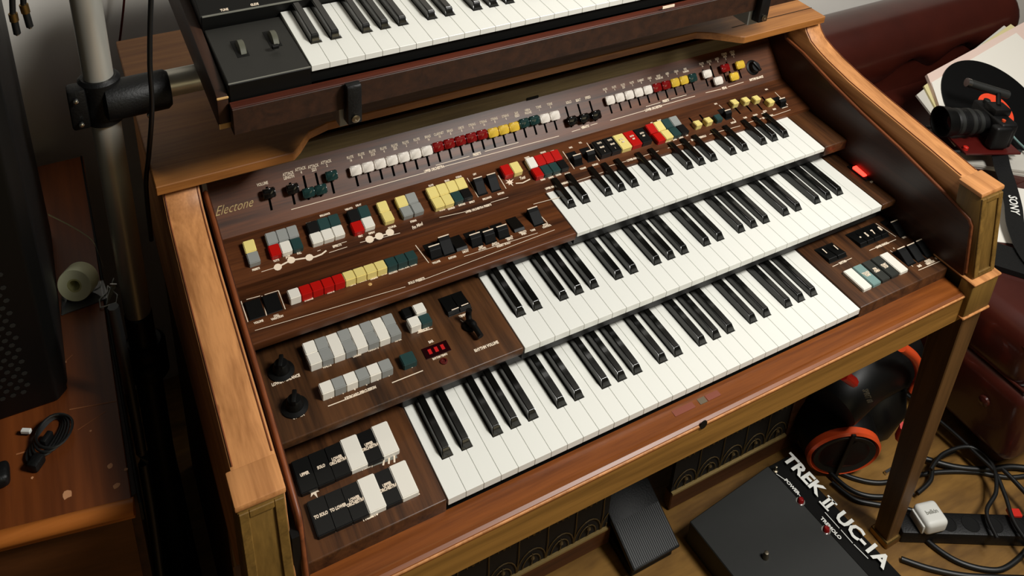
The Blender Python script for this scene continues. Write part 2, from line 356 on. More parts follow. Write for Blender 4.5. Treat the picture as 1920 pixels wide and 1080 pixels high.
def bkmesh(L):
    if L in _bk: return _bk[L]
    bm = bmesh.new(); w0, w1 = BW / 2, BW / 2 - .0021; y0 = .050
    V = lambda x, y, z: bm.verts.new((x, y, z))
    b = [V(-w0, y0, -.006), V(w0, y0, -.006), V(w0, L, -.006), V(-w0, L, -.006)]
    m1 = [V(-w0, y0, .0015), V(w0, y0, .0015), V(w0, L, .0015), V(-w0, L, .0015)]
    t = [V(-w1, y0 + .0065, .0105), V(w1, y0 + .0065, .0105), V(w1, L, .0115), V(-w1, L, .0115)]
    bm.faces.new(b[::-1]); bm.faces.new(t)
    for A, B in ((b, m1), (m1, t)):
        for i in range(4): bm.faces.new((A[i], A[(i + 1) % 4], B[(i + 1) % 4], B[i]))
    bmesh.ops.recalc_face_normals(bm, faces=bm.faces)
    bmesh.ops.bevel(bm, geom=[e for e in bm.edges if e.verts[0].co.z > .001 and e.verts[1].co.z > .001 and e.calc_face_angle(0) > .3], offset=.0011, segments=3, affect='EDGES')
    me = smooth_angle(tomesh(bm, 'bk'), 50); _bk[L] = me; return me
def keyboard(owner, fr, nw, p, L, th, name='keyboard', bedm='keybed_black', rail=True):
    kb = part(name, box((.0, .006, -.028), (nw * p, L + .01, -th - .002)), bedm, owner, fr)
    for i in range(nw):
        kind = i % 7 if i < nw - 1 else 7
        part('white_key', wkmesh(kind, p, L, th), 'white_key', kb, fr @ Matrix.Translation((i * p, 0, 0)))
    o_ = 0
    while o_ * 7 < nw - 1:
        for b in BO:
            x = (o_ * 7 + b) * p
            if o_ * 7 + b < nw - 1: part('black_key', bkmesh(L), 'black_key', kb, fr @ Matrix.Translation((x, 0, 0)))
        o_ += 1
    return kb
F1 = frame(0, 0, .1, 0); k1 = keyboard(organ, F1, 29, P, .16, .0105)
F2 = frame(.1174, .0486, .2174, .0486 + .00166); F2.translation.x = 7 * P; k2 = keyboard(organ, F2, 29, P, .16, .0095)
F3 = frame(.2374, .0907, .3374, .0907 + .0056); F3.translation.x = .3175; k3 = keyboard(organ, F3, 22, .0231, .11, .0075)
# black boards behind each keyboard, under the next one
part('manual_fascia', box((-.004, .1365, .0015), (XR, .15, .038), .0015), 'keybed_black', organ)
part('manual_fascia', box((7 * P - .004, .2535, .0525), (XR, .266, .080), .0015), 'keybed_black', organ)
part('manual_shelf', box((7 * P - .002, .127, .021), (XR, .25, .037), .001), 'black', organ)
part('manual_shelf', box((.3175, .247, .070), (XR, .33, .081), .001), 'black', organ)
# ---- wooden end blocks (control panels)
def panel(pts, x0, x1, m_, bev=.002): return part('control_panel', prism(pts, x0, x1, 0, bev, 3), m_, organ)
pE = panel([(.0, -.0235), (.0, .001), (.165, .003), (.165, -.0235)], XL, -.0015, 'walnut_y')
pF = panel([(.0, -.0235), (.0, .001), (.165, .003), (.165, -.0235)], 29 * P + .0015, XR, 'walnut_y')
pD = panel([(.1174, .0375), (.1174, .0496), (.285, .0515), (.285, .0375)], XL, 7 * P - .0015, 'walnut_low')
pG = panel([(.1174, .0375), (.1174, .0496), (.285, .0515), (.285, .0375)], 36 * P + .0015, XR, 'walnut_y')
pC = panel([(.2374, .0785), (.2374, .0915), (.345, .0955), (.345, .0785)], XL, .316, 'walnut')
pH = panel([(.2374, .072), (.2374, .0915), (.345, .0960), (.345, .072)], .3175 + 22 * .0231 + .0015, XR, 'walnut_y')
part('manual_shelf', box((XL, .148, .0015), (-.004, .165, .0375)), 'black', organ)
part('manual_shelf', box((XL, .268, .051), (7 * P, .285, .0785)), 'black', organ)
pA = part('control_panel', prism([(.4095, .1194), (.4640, .1812), (.4640, .165), (.425, .115)], XL, XR, 0, 0), 'walnut', organ)
pB = part('control_panel', prism([(.331, .1010), (.4095, .1194), (.43, .112), (.334, .0935), (.331, .0955)], XL, XR, 0, 0), 'walnut', organ)
FA = frame(.4095, .1194, .464, .1812); FB = frame(.331, .1010, .4095, .1194); FC = frame(.2374, .0915, .345, .0955)
FD = frame(.1174, .0496, .27, .0515); FE = frame(0, .001, .15, .003); FG = FD
# ---- control shapes (shared meshes)
_s = {}
def shape(key, fn):
    if key not in _s: _s[key] = fn()
    return _s[key]
def tabshape(w_, l_, h_, tilt=0):
    def fn():
        bm = bmesh.new(); a, b = w_ / 2, l_ / 2
        V = lambda x, y, z: bm.verts.new((x, y, z))
        lo = [V(-a, -b, -.001), V(a, -b, -.001), V(a, b, -.001), V(-a, b, -.001)]
        hi = [V(-a, -b, h_ - tilt), V(a, -b, h_ - tilt), V(a, b, h_ + tilt), V(-a, b, h_ + tilt)]
        bm.faces.new(lo[::-1]); bm.faces.new(hi)
        for i in range(4): bm.faces.new((lo[i], lo[(i + 1) % 4], hi[(i + 1) % 4], hi[i]))
        bmesh.ops.recalc_face_normals(bm, faces=bm.faces)
        bmesh.ops.bevel(bm, geom=[e for e in bm.edges if max(v.co.z for v in e.verts) > 0], offset=.0010, segments=2, affect='EDGES')
        return smooth_angle(tomesh(bm, 'tab'), 40)
    return shape(('tab', w_, l_, h_, tilt), fn)
CM = dict(W='tab_white', G='tab_grey', R='tab_red', Y='tab_yellow', D='tab_green', K='tab_black', T='tab_teal', C='tab_charcoal')
CN = dict(W='white', G='grey', R='red', Y='pale yellow', D='dark green', K='black', T='teal', C='charcoal')
def tab(pn, fr, x, y, c, w_=.0155, l_=.0155, h_=.0095, tilt=0, name='tab_switch'):
    """x, y: where the middle of its top face shows"""
    u, v = uv(fr, x, y, h_)
    return part(name, tabshape(w_, l_, h_, tilt), CM[c], pn, fr @ Matrix.Translation((u, v, 0)))
def tabrow(pn, fr, p0, p1, cols, **k):
    a = uv(fr, *p0, k.get('h_', .0095)); b = uv(fr, *p1, k.get('h_', .0095)); n = len(cols); out = []
    for i, c in enumerate(cols):
        t = i / max(1, n - 1); u = a[0] + (b[0] - a[0]) * t; v = a[1] + (b[1] - a[1]) * t
        h_ = k.get('h_', .0095)
        if c == ' ': continue
        out.append((part('tab_switch', tabshape(k.get('w_', .0155), k.get('l_', .0155), h_, k.get('tilt', 0)), CM[c], pn, fr @ Matrix.Translation((u, v, 0))), u, v))
    return out
def slidecap(w_=.0155, l_=.0125, h_=.013):
    def fn():
        bm = bmesh.new(); V = lambda x, y, z: bm.verts.new((x, y, z)); a, b = w_ / 2, l_ / 2
        lo = [V(-a * .35, -b * .3, 0), V(a * .35, -b * .3, 0), V(a * .35, b * .3, 0), V(-a * .35, b * .3, 0)]
        mi = [V(-a, -b, h_ * .55), V(a, -b, h_ * .55), V(a, b, h_ * .6), V(-a, b, h_ * .6)]
        hi = [V(-a * .8, -b * .7, h_ * .92), V(a * .8, -b * .7, h_ * .92), V(a * .8, b * .7, h_), V(-a * .8, b * .7, h_)]
        bm.faces.new(lo[::-1]); bm.faces.new(hi)
        for A, B in ((lo, mi), (mi, hi)):
            for i in range(4): bm.faces.new((A[i], A[(i + 1) % 4], B[(i + 1) % 4], B[i]))
        bmesh.ops.recalc_face_normals(bm, faces=bm.faces); bmesh.ops.bevel(bm, geom=bm.edges[:], offset=.0014, segments=2, affect='EDGES')
        return smooth_angle(tomesh(bm, 'cap'), 60)
    return shape(('cap', w_, l_, h_), fn)
SM = dict(W='slide_white', R='slide_red', Y='slide_yellow', D='slide_green', K='slide_black')
def slot(pn, fr, u, v0, v1, w_=.0032): part('slider_slot', box((u - w_ / 2, v0, -.001), (u + w_ / 2, v1, .0004)), 'void', pn, fr)
def slider(pn, fr, u, v, c, s0, s1, **k):
    slot(pn, fr, u, v + s0, v + s1); return part('slider_knob', slidecap(**k), SM[c], pn, fr @ Matrix.Translation((u, v, 0)))
HK = .011
# row of nineteen sliders, ten, and the small groups on the upper panel
pr = Print(FA)
a = uv(FA, 668, 319, HK); b = uv(FA, 1042, 216, HK)
L19 = ['FLUTE\n16', 'FLUTE\n8', 'FLUTE\n51/3', 'FLUTE\n4', 'FLUTE\n22/3', 'FLUTE\n2', 'FLUTE\n1', 'BRASS\n16', 'CLARINET\n16', 'BRASS\n8', 'OBOE\n8', 'STRING\n8', 'STRING\n16', 'STRING\n8', 'STRING\n4', 'SAX\nREED', 'VIBRA\nPHONE', 'TONE\n1', 'TONE\n2']
for i, c in enumerate('WWWWWWWRRRRRYYYDDWW'):
    u = a[0] + (b[0] - a[0]) * i / 18; v = a[1] + (b[1] - a[1]) * i / 18
    if c in 'RD': v += .0015
    slider(pA, FA, u, v, c, -.0235, .004, w_=.0198, l_=.0165, h_=.011)
    t_ = i / 18; uu, vv = uv(FA, 657 + 374 * t_, 298 - 100 * t_); pr.text(uu, vv, L19[i], .0056, bold=.03)
a = uv(FA, 1146, 187, HK); b = uv(FA, 1301, 145, HK)
L10 = ['FLUTE\n8', 'FLUTE\n4', 'FLUTE\n22/3', 'FLUTE\n2', 'CLARINET\n8', 'OBOE\n8', 'BRASS\nTROMBONE', 'REED\n8', 'CELLO\n8', 'VOX\nHUMANA']
for i, c in enumerate('WWWWWRRYYD'):
    u = a[0] + (b[0] - a[0]) * i / 9; v = a[1] + (b[1] - a[1]) * i / 9
    slider(pA, FA, u, v, c, -.0225, .004, w_=.0192, l_=.0165, h_=.011); t_ = i / 9; uu, vv = uv(FA, 1135 + 150 * t_, 170 - 38 * t_); pr.text(uu, vv, L10[i], .0052, bold=.03, sx=.58)
for x, y, c, s0, s1 in ((505, 362, 'K', -.024, .01), (549, 354, 'K', -.022, .01), (579, 361, 'D', -.01, .026), (602, 355, 'D', -.01, .026), (622, 329, 'D', -.026, .006)):
    u, v = uv(FA, x, y, HK); slider(pA, FA, u, v, c, s0, s1, w_=.020, l_=.016)
for x, y, t in ((492, 345, 'VOLUME'), (541, 329, 'ATTACK\nLENGTH'), (564, 320, 'ATTACK\n4'), (588, 315, 'ATTACK\n22/3'), (612, 307, 'ATTACK\n2')):
    u, v = uv(FA, x, y); pr.text(u, v, t, .0062, bold=.03)
for x, y in ((1074, 226), (1097, 221), (1119, 215)):
    u, v = uv(FA, x, y, HK); slider(pA, FA, u, v, 'K', -.01, .026, w_=.020, l_=.0165)
for x, y, t in ((1066, 192, 'SOLO'), (1084, 188, 'BEAT'), (1102, 183, 'SPEED')):
    u, v = uv(FA, x, y); pr.text(u, v, t, .0062, bold=.03)
for x, y, c, s0, s1 in ((1327, 138, 'W', -.022, .01), (1348, 151, 'W', -.008, .03), (1361, 127, 'R', -.024, .008), (1378, 143, 'Y', -.008, .03), (1389, 121, 'Y', -.024, .008)):
    u, v = uv(FA, x, y, HK); slider(pA, FA, u, v, c, s0, s1, w_=.021, l_=.016)
for x, y, t in ((1316, 122, 'FLUTE\n16'), (1330, 118, 'FLUTE\n8'), (1345, 113, 'REED\n8'), (1359, 106, 'STRING\nBASS\n2'), (1374, 102, 'CELLO\nBASS\n1')):
    u, v = uv(FA, x, y); pr.text(u, v, t, .0056, bold=.03)
def fline(x0, y0, x1, y1, fr=FA, p_=None, w_=.0008): (p_ or pr).line(uv(fr, x0, y0), uv(fr, x1, y1), w_)
fline(546, 393, 796, 324); fline(833, 312, 1048, 255); fline(817, 310, 880, 293); fline(909, 284, 972, 267)
fline(1072, 247, 1088, 242); fline(1107, 235, 1120, 231); fline(1144, 226, 1210, 207); fline(1240, 198, 1303, 180); fline(1211, 200, 1238, 192); fline(1258, 186, 1287, 178); fline(1323, 174, 1352, 167); fline(1365, 163, 1394, 154)
for x, y, t in ((814, 317, 'UPPER ORCHESTRA'), (894, 289, 'PRESETS'), (1097, 238, 'VIBRATO'), (1225, 203, 'LOWER ORCHESTRA'), (1248, 189, 'PRESETS'), (1358, 165, 'PEDAL'), (1418, 147, 'RHYTHM BALANCE')):
    u, v = uv(FA, x, y); pr.text(u, v, t, .0058, bold=.05)
pr.done(pA)
pr = Print(FA); u, v = uv(FA, 437, 389); pr.text(u, v, 'Electone', .0185, shear=.6, sx=.82, bold=-.008); pr.done(pA, 'gold', 'script_lettering')
def rotary(pn, fr, x, y, r=.011, h=.013):
    u, v = uv(fr, x, y, h * .7)
    o = part('rotary_knob', lathe([(r * 1.25, 0), (r * 1.25, .0015), (r * .95, .003), (r * .85, h * .8), (r * .75, h), (0, h)], 20), 'gloss_black', pn, fr @ Matrix.Translation((u, v, 0)))
    part('knob_grip', box((-r * .22, -r * .95, h * .7), (r * .22, r * .95, h * 1.35), .0012, 2), 'gloss_black', pn, fr @ Matrix.Translation((u, v, 0)) @ Matrix.Rotation(.5, 4, 'Z'))
    return u, v
rotary(pA, FA, 1416, 125, .0115, .012)
# ---- panel B
pb = Print(FB)
def cl(p0, p1, cols, **k):
    return tabrow(pB, FB, p0, p1, cols, **k)
def cl2(t0, t1, tc, b0, b1, bc, h=.0085, tl=.0008):
    A0, A1 = uv(FB, *t0, h), uv(FB, *t1, h); B0, B1 = uv(FB, *b0, h), uv(FB, *b1, h)
    n = len(tc); w_ = ((A1[0] - A0[0]) / (n - 1) if n > 1 else .0158) - .0003; l_ = (A0[1] + A1[1]) / 2 - (B0[1] + B1[1]) / 2 - .0003
    l_ = min(.0195, l_); k = dict(w_=w_, l_=l_, h_=h)
    cl(t0, t1, tc, tilt=tl, **k); cl(b0, b1, bc, tilt=-tl, **k)
cl2((468, 461), (468, 461), 'Y', (475, 482), (475, 482), 'G')
cl2((509, 446), (548.5, 434), 'GGG', (515, 468), (556, 456), 'RWD')
cl2((586.5, 425), (626.5, 412), 'KDD', (593, 445), (634, 432), 'WWW')
cl2((663, 403), (682.5, 396), 'KD', (670, 424), (690, 416), 'RW')
cl2((718, 387), (718, 387), 'Y', (727, 405), (727, 405), 'Y')
cl2((753, 377), (772, 371), 'YG', (762, 395), (782, 389), 'GG')
cl2((811, 360), (864.5, 343), 'YYYY', (821, 379), (874, 362), 'YYDK')
cl((950, 318), (967.5, 313), 'RY', h_=.010, w_=.0158, l_=.021)
cl2((997, 304), (1043, 290), 'WRRR', (1008, 322), (1055, 308), 'RDDK')
cl2((1222, 240), (1266, 226), 'RYDG', (1236, 256), (1280, 241), 'RYDK')
# long memory tabs
a = uv(FB, 1128, 276, .009); b = uv(FB, 1205, 253, .009)
for i, c in enumerate('KKYRK'):
    u = a[0] + (b[0] - a[0]) * i / 4; v = a[1] + (b[1] - a[1]) * i / 4
    part('tab_switch', tabshape((b[0] - a[0]) / 4 - .0004, .033, .009, -.001), CM[c], pB, FB @ Matrix.Translation((u, v, 0)))
    for dv, t in (((.008, 'TUTTI'), (-.001, 'BRASS'), (-.010, '1')) if c == 'K' and i < 2 else ((.003, 'AUTO'), (-.003, 'ARP'))):
        pb.text(u, v + dv, t, .0045, h=.0103, bold=.04)
# rockers: black drum switch in a dark opening with a light lip on the handle
def rocker(pn, fr, x, y, up=False, w_=.0155, l_=.030, lip=True, mark=False):
    u, v = uv(fr, x, y, .003)
    mw = fr @ Matrix.Translation((u, v, 0))
    part('rocker_well', box((-w_ / 2 - .0008, -l_ / 2, -.0015), (w_ / 2 + .0008, l_ / 2, .0006)), 'gloss_black', pn, mw)
    yy = .010 if up else -.002
    pts = [(-l_ / 2 + .002, .0005), (yy - .006, .0105), (yy, .0125), (yy + .0015, .0115), (yy + .003, .0005)]
    part('rocker_switch', prism(pts, -w_ / 2, w_ / 2, 0, .0006), 'rocker_black', pn, mw)
    if lip: part('rocker_lip', box((-w_ / 2 + .0002, yy - .0006, .0122), (w_ / 2 - .0002, yy + .0010, .0133), .0003), 'print', pn, mw)
    return u, v
def framebox(p_, fr, x0, y0, x1, y1, top=False):
    """light printed brackets either side"""
    pass
for x, y, up in ((899, 350, 1), (924, 343, 1), (1078, 296, 0), (1103, 288, 0), (1360, 212, 0), (1462, 190, 0)):
    k = .0155 if x < 1300 else .014
    rocker(pB, FB, x, y, up, w_=k, l_=.030 if x < 1300 else .026)
for q in ((876, 334, 897, 370), (934, 329, 949, 354), (1055, 284, 1077, 317), (1100, 268, 1124, 302), (1348, 197, 1380, 228), (1453, 173, 1477, 197)):
    fline(*q, fr=FB, p_=pb, w_=.0011)
# yellow sliders on panel B
for x, y, c, s0, s1 in ((1308, 231, 'Y', -.004, .022), (1328, 225, 'Y', -.004, .022), (1377, 191, 'Y', -.022, .004), (1398, 187, 'Y', -.022, .004), (1418, 184, 'Y', -.022, .004), (1444, 189, 'Y', -.004, .02)):
    u, v = uv(FB, x, y, .009); slot(pB, FB, u, v + s0, v + s1)
    part('slider_knob', tabshape(.0135, .0125, .0105, -.001), CM[c], pB, FB @ Matrix.Translation((u, v, 0)))
cl((1347, 219), (1347, 219), 'D', w_=.014, l_=.013)
# legends on panel B
for q in ((490, 510, 513, 503), (617, 474, 651, 463), (675, 455, 690, 451), (707, 448, 750, 437), (824, 408, 873, 397), (920, 380, 953, 370), (1068, 365, 1000, 383), (1074, 342, 1131, 323), (1141, 312, 1175, 302), (1203, 294, 1235, 283), (1252, 278, 1293, 266), (1330, 252, 1388, 236), (1400, 231, 1428, 222), (1450, 217, 1482, 206), (595, 471, 601, 469), (640, 456, 650, 453)):
    fline(*q, fr=FB, p_=pb)
for x, y, t in ((480, 505, 'PRESETS'), (518, 489, 'TUTTI'), (540, 482, 'JAZZ'), (561, 475, 'FULL'), (579, 419, 'WAH'), (609, 403, 'BRILLIANCE'), (654, 392, 'VIBRATO'), (672, 385, 'DELAY'), (676, 443, 'PERC'), (697, 437, 'REPEAT'), (735, 426, 'COUPLER'), (775, 415, 'STRING'), (829, 394, 'WOOD'), (846, 391, 'CHORUS'), (866, 384, 'SUSTAIN'), (885, 379, 'EFFECT'), (808, 348, 'FLUTE'), (838, 339, 'BRASS'), (860, 332, 'STRING'), (890, 327, 'LEFT'), (913, 372, 'BRILLIANCE'), (939, 363, 'SUSTAIN'), (988, 296, 'WHITE'), (1018, 286, 'ORGAN'), (1036, 284, 'JAZZ'), (1018, 337, 'PIANO'), (1033, 333, 'HARPSI'), (1047, 328, 'CHORD'), (1064, 326, 'GUITAR'), (1070, 277, 'MAX'), (1088, 268, 'VOL'), (1093, 316, 'VOLUME'), (1116, 309, 'SUSTAIN'), (1252, 265, 'ATTACK'), (1265, 262, 'LONG'), (1277, 258, 'SHORT'), (1288, 254, 'OFF'), (1375, 230, 'SUSTAIN'), (1397, 221, 'TUNE'), (1416, 216, 'TOUCH'), (1434, 209, 'PITCH'), (1452, 205, 'BEND'), (1471, 201, 'CONTROL'), (1222, 231, 'SET'), (1236, 226, 'SLOW'), (1342, 195, 'MAX'), (1437, 168, 'MAX'), (1432, 213, 'RANGE')):
    u, v = uv(FB, x, y); pb.text(u, v, t, .0043, bold=.06)
for x, y, t in ((632, 461, 'EFFECTS'), (897, 391, 'UPPER ORCHESTRA PRESETS'), (1048, 347, 'UPPER MANUAL COMBINATION'), (1188, 298, 'LOWER MANUAL'), (1310, 259, 'ENSEMBLE TREMOLO'), (1440, 219, 'SOLO CONTROL')):
    u, v = uv(FB, x, y); pb.text(u, v, t, .0052, bold=.05)
def blob(p_, fr, x, y, r):
    u, v = uv(fr, x, y); c = [p_.bm.verts.new(fr @ Vector((u + r * math.cos(t * math.pi / 5), v + r * math.sin(t * math.pi / 5), .0004))) for t in range(10)]; p_.bm.faces.new(c)
fl = [(513, 503), (521, 501), (536, 493), (546, 488), (560, 486), (579, 483), (590, 482), (603, 477), (612, 470)]
for p_, q_ in zip(fl, fl[1:]): fline(*p_, *q_, fr=FB, p_=pb, w_=.0024)
for x, y, r in ((521, 501, .0055), (546, 488, .0055), (580, 483, .0055), (693, 449, .0062), (711, 443, .0062), (731, 436, .0062)): blob(pb, FB, x, y, r)
for q in ((699, 447, 706, 445), (717, 441, 726, 439)): fline(*q, fr=FB, p_=pb, w_=.002)
# little figure and swash after it (decorative emblem beside "Tutti")
def emblem(p_, fr, x, y, s, rays=7):
    u, v = uv(fr, x, y); n = rays * 2; c = []
    for k in range(n):
        t = k / n * 2 * math.pi + .4; R_ = s * (1.0 + .25 * math.sin(3 * t)) if k % 2 == 0 else s * .42
        c.append(p_.bm.verts.new(fr @ Vector((u + R_ * math.cos(t), v + R_ * math.sin(t), .0004))))
    ce = p_.bm.verts.new(fr @ Vector((u, v, .0004)))
    for k in range(n): p_.bm.faces.new((ce, c[k], c[(k + 1) % n]))
emblem(pb, FB, 956, 342, .0075)
u, v = uv(FB, 979, 334); pb.text(u, v, 'Tutti', .0075, shear=.4, bold=.03)
fline(967, 344, 980, 343, fr=FB, p_=pb, w_=.0018); fline(980, 343, 994, 336, fr=FB, p_=pb, w_=.0018)
u, v = uv(FB, 782, 424); pb.text(u, v, 'Fm Mind', .0075, shear=.4, rot=.15, bold=.03)
pb.done(pB)
# ---- panel C
pc = Print(FC)
_a, _b = uv(FC, 551, 549, .0115), uv(FC, 770, 478, .0115)
tabrow(pC, FC, (551, 549), (770, 478), 'WRRRRYYYYDDD', w_=(_b[0] - _a[0]) / 11 - .0003, l_=.0175, h_=.0115, tilt=-.0006)
for x, y in ((477, 578), (510, 567)):
    u, v = uv(FC, x, y, .002); mw = FC @ Matrix.Translation((u, v, 0))
    part('rocker_well', box((-.0105, -.0165, -.001), (.0105, .0165, .0010), .0005), 'gloss_black', pC, mw)
    part('rocker_switch', prism([(-.0155, .001), (.012, .0045), (.0155, .001)], -.0098, .0098, 0, .0004), 'gloss_black', pC, mw)
for q in ((452, 565, 465, 604), (462, 562, 488, 555), (496, 553, 522, 545), (522, 545, 535, 580), (779, 460, 804, 493), (1000, 390, 1026, 418), (491, 555, 500, 592)): fline(*q, fr=FC, p_=pc, w_=.0011)
for i, (x, y) in enumerate(((812, 468), (836, 461), (859, 455), (888, 446), (913, 440), (938, 431), (966, 420), (1003, 407))):
    if i in (2, 6):
        u, v = uv(FC, x, y, .002); part('rocker_switch', prism([(-.0155, .001), (-.012, .0045), (.0155, .001)], -.0088, .0088, 0, .0004), 'gloss_black', pC, FC @ Matrix.Translation((u, v, 0)))
        if i == 2: fline(865, 470, 878, 467, fr=FC, p_=pc, w_=.001)
    else: rocker(pC, FC, x, y, i in (1, 7), w_=.0175, l_=.032)
for q in ((478, 620, 760, 538), (785, 528, 1040, 431), (1008, 437, 870, 481), (940, 458, 960, 452)): fline(*q, fr=FC, p_=pc)
for x, y, t in ((485, 604, 'VOLUME'), (519, 594, 'CALL\nVARIATION'), (553, 567, 'FULL'), (579, 562, 'STRINGS'), (600, 552, 'PIANO'), (620, 548, 'HARPSI'), (639, 540, 'VIBES'), (661, 534, 'FLUTE'), (680, 527, 'GUITAR'), (701, 522, 'ORGAN'), (720, 514, 'BRASS'), (737, 511, 'ACCORD'), (757, 503, 'MUSIC BOX'), (775, 497, 'CHOIR'), (818, 492, 'VOLUME'), (848, 483, 'SUSTAIN'), (873, 472, 'DECAY'), (903, 465, 'FAST\nATTACK'), (928, 457, 'SLOW\nATTACK'), (955, 447, 'VIBRATO\nDEPTH'), (981, 437, 'VIBRATO\nSPEED'), (999, 432, 'TUNE'), (1024, 423, 'PITCH\nCONTROL')):
    u, v = uv(FC, x, y); pc.text(u, v, t, .0046, bold=.06)
for x, y, t in ((781, 527, 'SOLO PRESETS'), (944, 459, 'PRESET SOLO')):
    u, v = uv(FC, x, y); pc.text(u, v, t, .0056, bold=.05)
u, v = uv(FC, 694, 533); part('panel_chip', lathe([(.0028, 0), (.002, .0003)], 8), 'bare_wood', pC, FC @ Matrix.Translation((u, v, 0)))
pc.done(pC)
# ---- panel D
pd = Print(FD)
def knob(pn, fr, x, y):
    u, v = uv(fr, x, y, .008); mw = fr @ Matrix.Translation((u, v, 0))
    part('rotary_knob', lathe([(.0165, 0), (.0165, .0018), (.011, .0035), (.0095, .013), (.008, .0155), (0, .0155)], 24), 'gloss_black', pn, mw)
    part('knob_grip', box((-.0028, -.0092, .012), (.0028, .0092, .021), .0012, 2), 'gloss_black', pn, mw @ Matrix.Rotation(-.35, 4, 'Z'))
knob(pD, FD, 527, 688); knob(pD, FD, 552, 755)
a = uv(FD, 585, 661, .011); b = uv(FD, 733, 609, .011)
for i, c in enumerate('WGWGWGWG'):
    u = a[0] + (b[0] - a[0]) * i / 7; v = a[1] + (b[1] - a[1]) * i / 7
    if c == 'W' and i:
        part('tab_switch', tabshape(.0158, .0385, .011, 0), CM[c], pD, FD @ Matrix.Translation((u, v, 0)))
    else:
        for d in (.0096, -.0096): part('tab_switch', tabshape(.0158, .0190, .011, .0008 if d > 0 else -.0008), CM[c], pD, FD @ Matrix.Translation((u, v + d, 0)))
tabrow(pD, FD, (612, 725), (722, 684), 'WGWGWG', w_=.0160, l_=.0175, h_=.012)
tab(pD, FD, 786, 577, 'W', .0155, .0165, .012); tab(pD, FD, 776, 602, 'W', .0155, .0165, .012); tab(pD, FD, 797, 597, 'D', .0155, .0165, .009); tab(pD, FD, 765, 584, 'K', .0155, .0165, .006)
tab(pD, FD, 765, 671, 'D', .0185, .0185, .009)
def inset(pn, fr, x, y, w_, l_, m_='gloss_black', h=.001):
    u, v = uv(fr, x, y); return part('switch_well', box((-w_ / 2, -l_ / 2, -.001), (w_ / 2, l_ / 2, h), .0004), m_, pn, fr @ Matrix.Translation((u, v, 0))), u, v
_, u, v = inset(pD, FD, 818, 656, .036, .018, 'window_dark')
for du in (-.009, 0, .009): part('led_digit', box((u + du - .0022, v - .004, .0008), (u + du + .0022, v + .004, .0014)), 'digit', pD, FD)
_, u, v = inset(pD, FD, 853, 570, .036, .036)
for du in (-.009, .009): part('rocker_switch', prism([(-.017, .001), (-.014, .005), (.017, .001)], u + du - .0085, u + du + .0085, 0, .0004), 'gloss_black', pD, FD @ Matrix.Translation((0, v, 0)))
# swivel lever
u, v = uv(FD, 881, 606, .006); mw = FD @ Matrix.Translation((u, v, 0))
part('lever_base', lathe([(.010, 0), (.010, .003), (.007, .006), (0, .0065)], 20), 'gloss_black', pD, mw)
part('lever', tube([(0, .004, .005), (0.001, -.008, .010), (.003, -.028, .008)], [.0055] * 9 + [.004] * 8, 10), 'gloss_black', pD, mw)
part('lever', tube([(0, 0, .005), (.001, .007, .014), (.002, .008, .022)], .0042, 10), 'gloss_black', pD, mw)
u, v = uv(FD, 832, 678); part('jack_socket', lathe([(.005, 0), (.005, .0015), (.0032, .0018), (.003, .0002), (0, .0002)], 16), 'dark_red', pD, FD @ Matrix.Translation((u, v, 0)))
for x, y, t, s in ((536, 713, 'LOWER - BALANCE', .0062), (559, 780, 'UPPER', .0075), (676, 737, 'KEYBOARD PERCUSSION', .0055), (795, 619, 'MEMORY', .006), (855, 557, 'FULL', .004), (874, 570, 'MIN', .004), (868, 592, 'TEMPO', .0055), (912, 650, 'RHYTHM VOLUME', .0065), (808, 641, 'BAR', .0055), (825, 669, 'RHYTHM TEMPO', .0042), (613, 687, 'WALTZ', .005), (669, 667, 'TANGO', .005), (700, 655, 'MARCH 2', .005), (720, 644, 'SWING', .005), (746, 638, 'ROCK', .005), (620, 683, '1', .005), (772, 688, 'O', .005), (621, 745, 'o', .005), (643, 737, 'o', .005), (665, 730, 'o', .005), (687, 721, 'o', .005), (708, 712, 'o', .005), (729, 704, 'o', .005), (521, 711, 'o', .005), (543, 703, 'o', .005)):
    u, v = uv(FD, x, y); pd.text(u, v, t, s, bold=.05)
for q in ((615, 762, 678, 738), (735, 718, 793, 695), (846, 583, 859, 579), (864, 576, 879, 571), (783, 625, 811, 616)): fline(*q, fr=FD, p_=pd, w_=.0014)
for q in ((847, 582, 860, 577), (865, 574, 878, 569)): pd.line(uv(FD, q[0], q[1], .005), uv(FD, q[2], q[3], .005), .0016, h=.0056)
fline(863, 600, 872, 606, fr=FD, p_=pd, w_=.0012)
pd.done(pD)
# ---- panel E : twelve long tabs in two rows, two white in each
pe = Print(FE); pe2 = Print(FE)
TL = dict(w_=.0212, l_=.045, h_=.006)
for (p0, p1, labs) in (((571, 889), (722, 823), ['UPPER', 'SOLO', 'LOWER\nORCHESTRA', 'LOWER\nPRESET', 'UPPER\nORCHESTRA', 'UPPER\nPRESET']), ((602, 966), (757, 899), ['TO SOLO', 'TO LOWER', 'LOWER\nORCHESTRA', 'LOWER\nPRESET', 'UPPER\nORCHESTRA', 'UPPER\nPRESET'])):
    for (o, u, v), c, t in zip(tabrow(pE, FE, p0, p1, 'KKKWKW', **TL), 'KKKWKW', labs):
        (pe if c == 'K' else pe2).text(u, v, t, .0056, h=.0063, bold=.05)
        if c == 'W': o.location.z += .0015; 
for q in ((598, 1011, 676, 976), (712, 959, 787, 926)): fline(*q, fr=FE, p_=pe, w_=.0016)
u, v = uv(FE, 694, 968); pe.text(u, v, 'PRESETS', .0075, bold=.06)
arc = [(592, 915), (620, 903), (650, 889), (680, 878), (706, 868), (730, 860), (744, 855)]
for i_, (p_, q_) in enumerate(zip(arc, arc[1:])): fline(*p_, *q_, fr=FE, p_=pe2, w_=.0058)
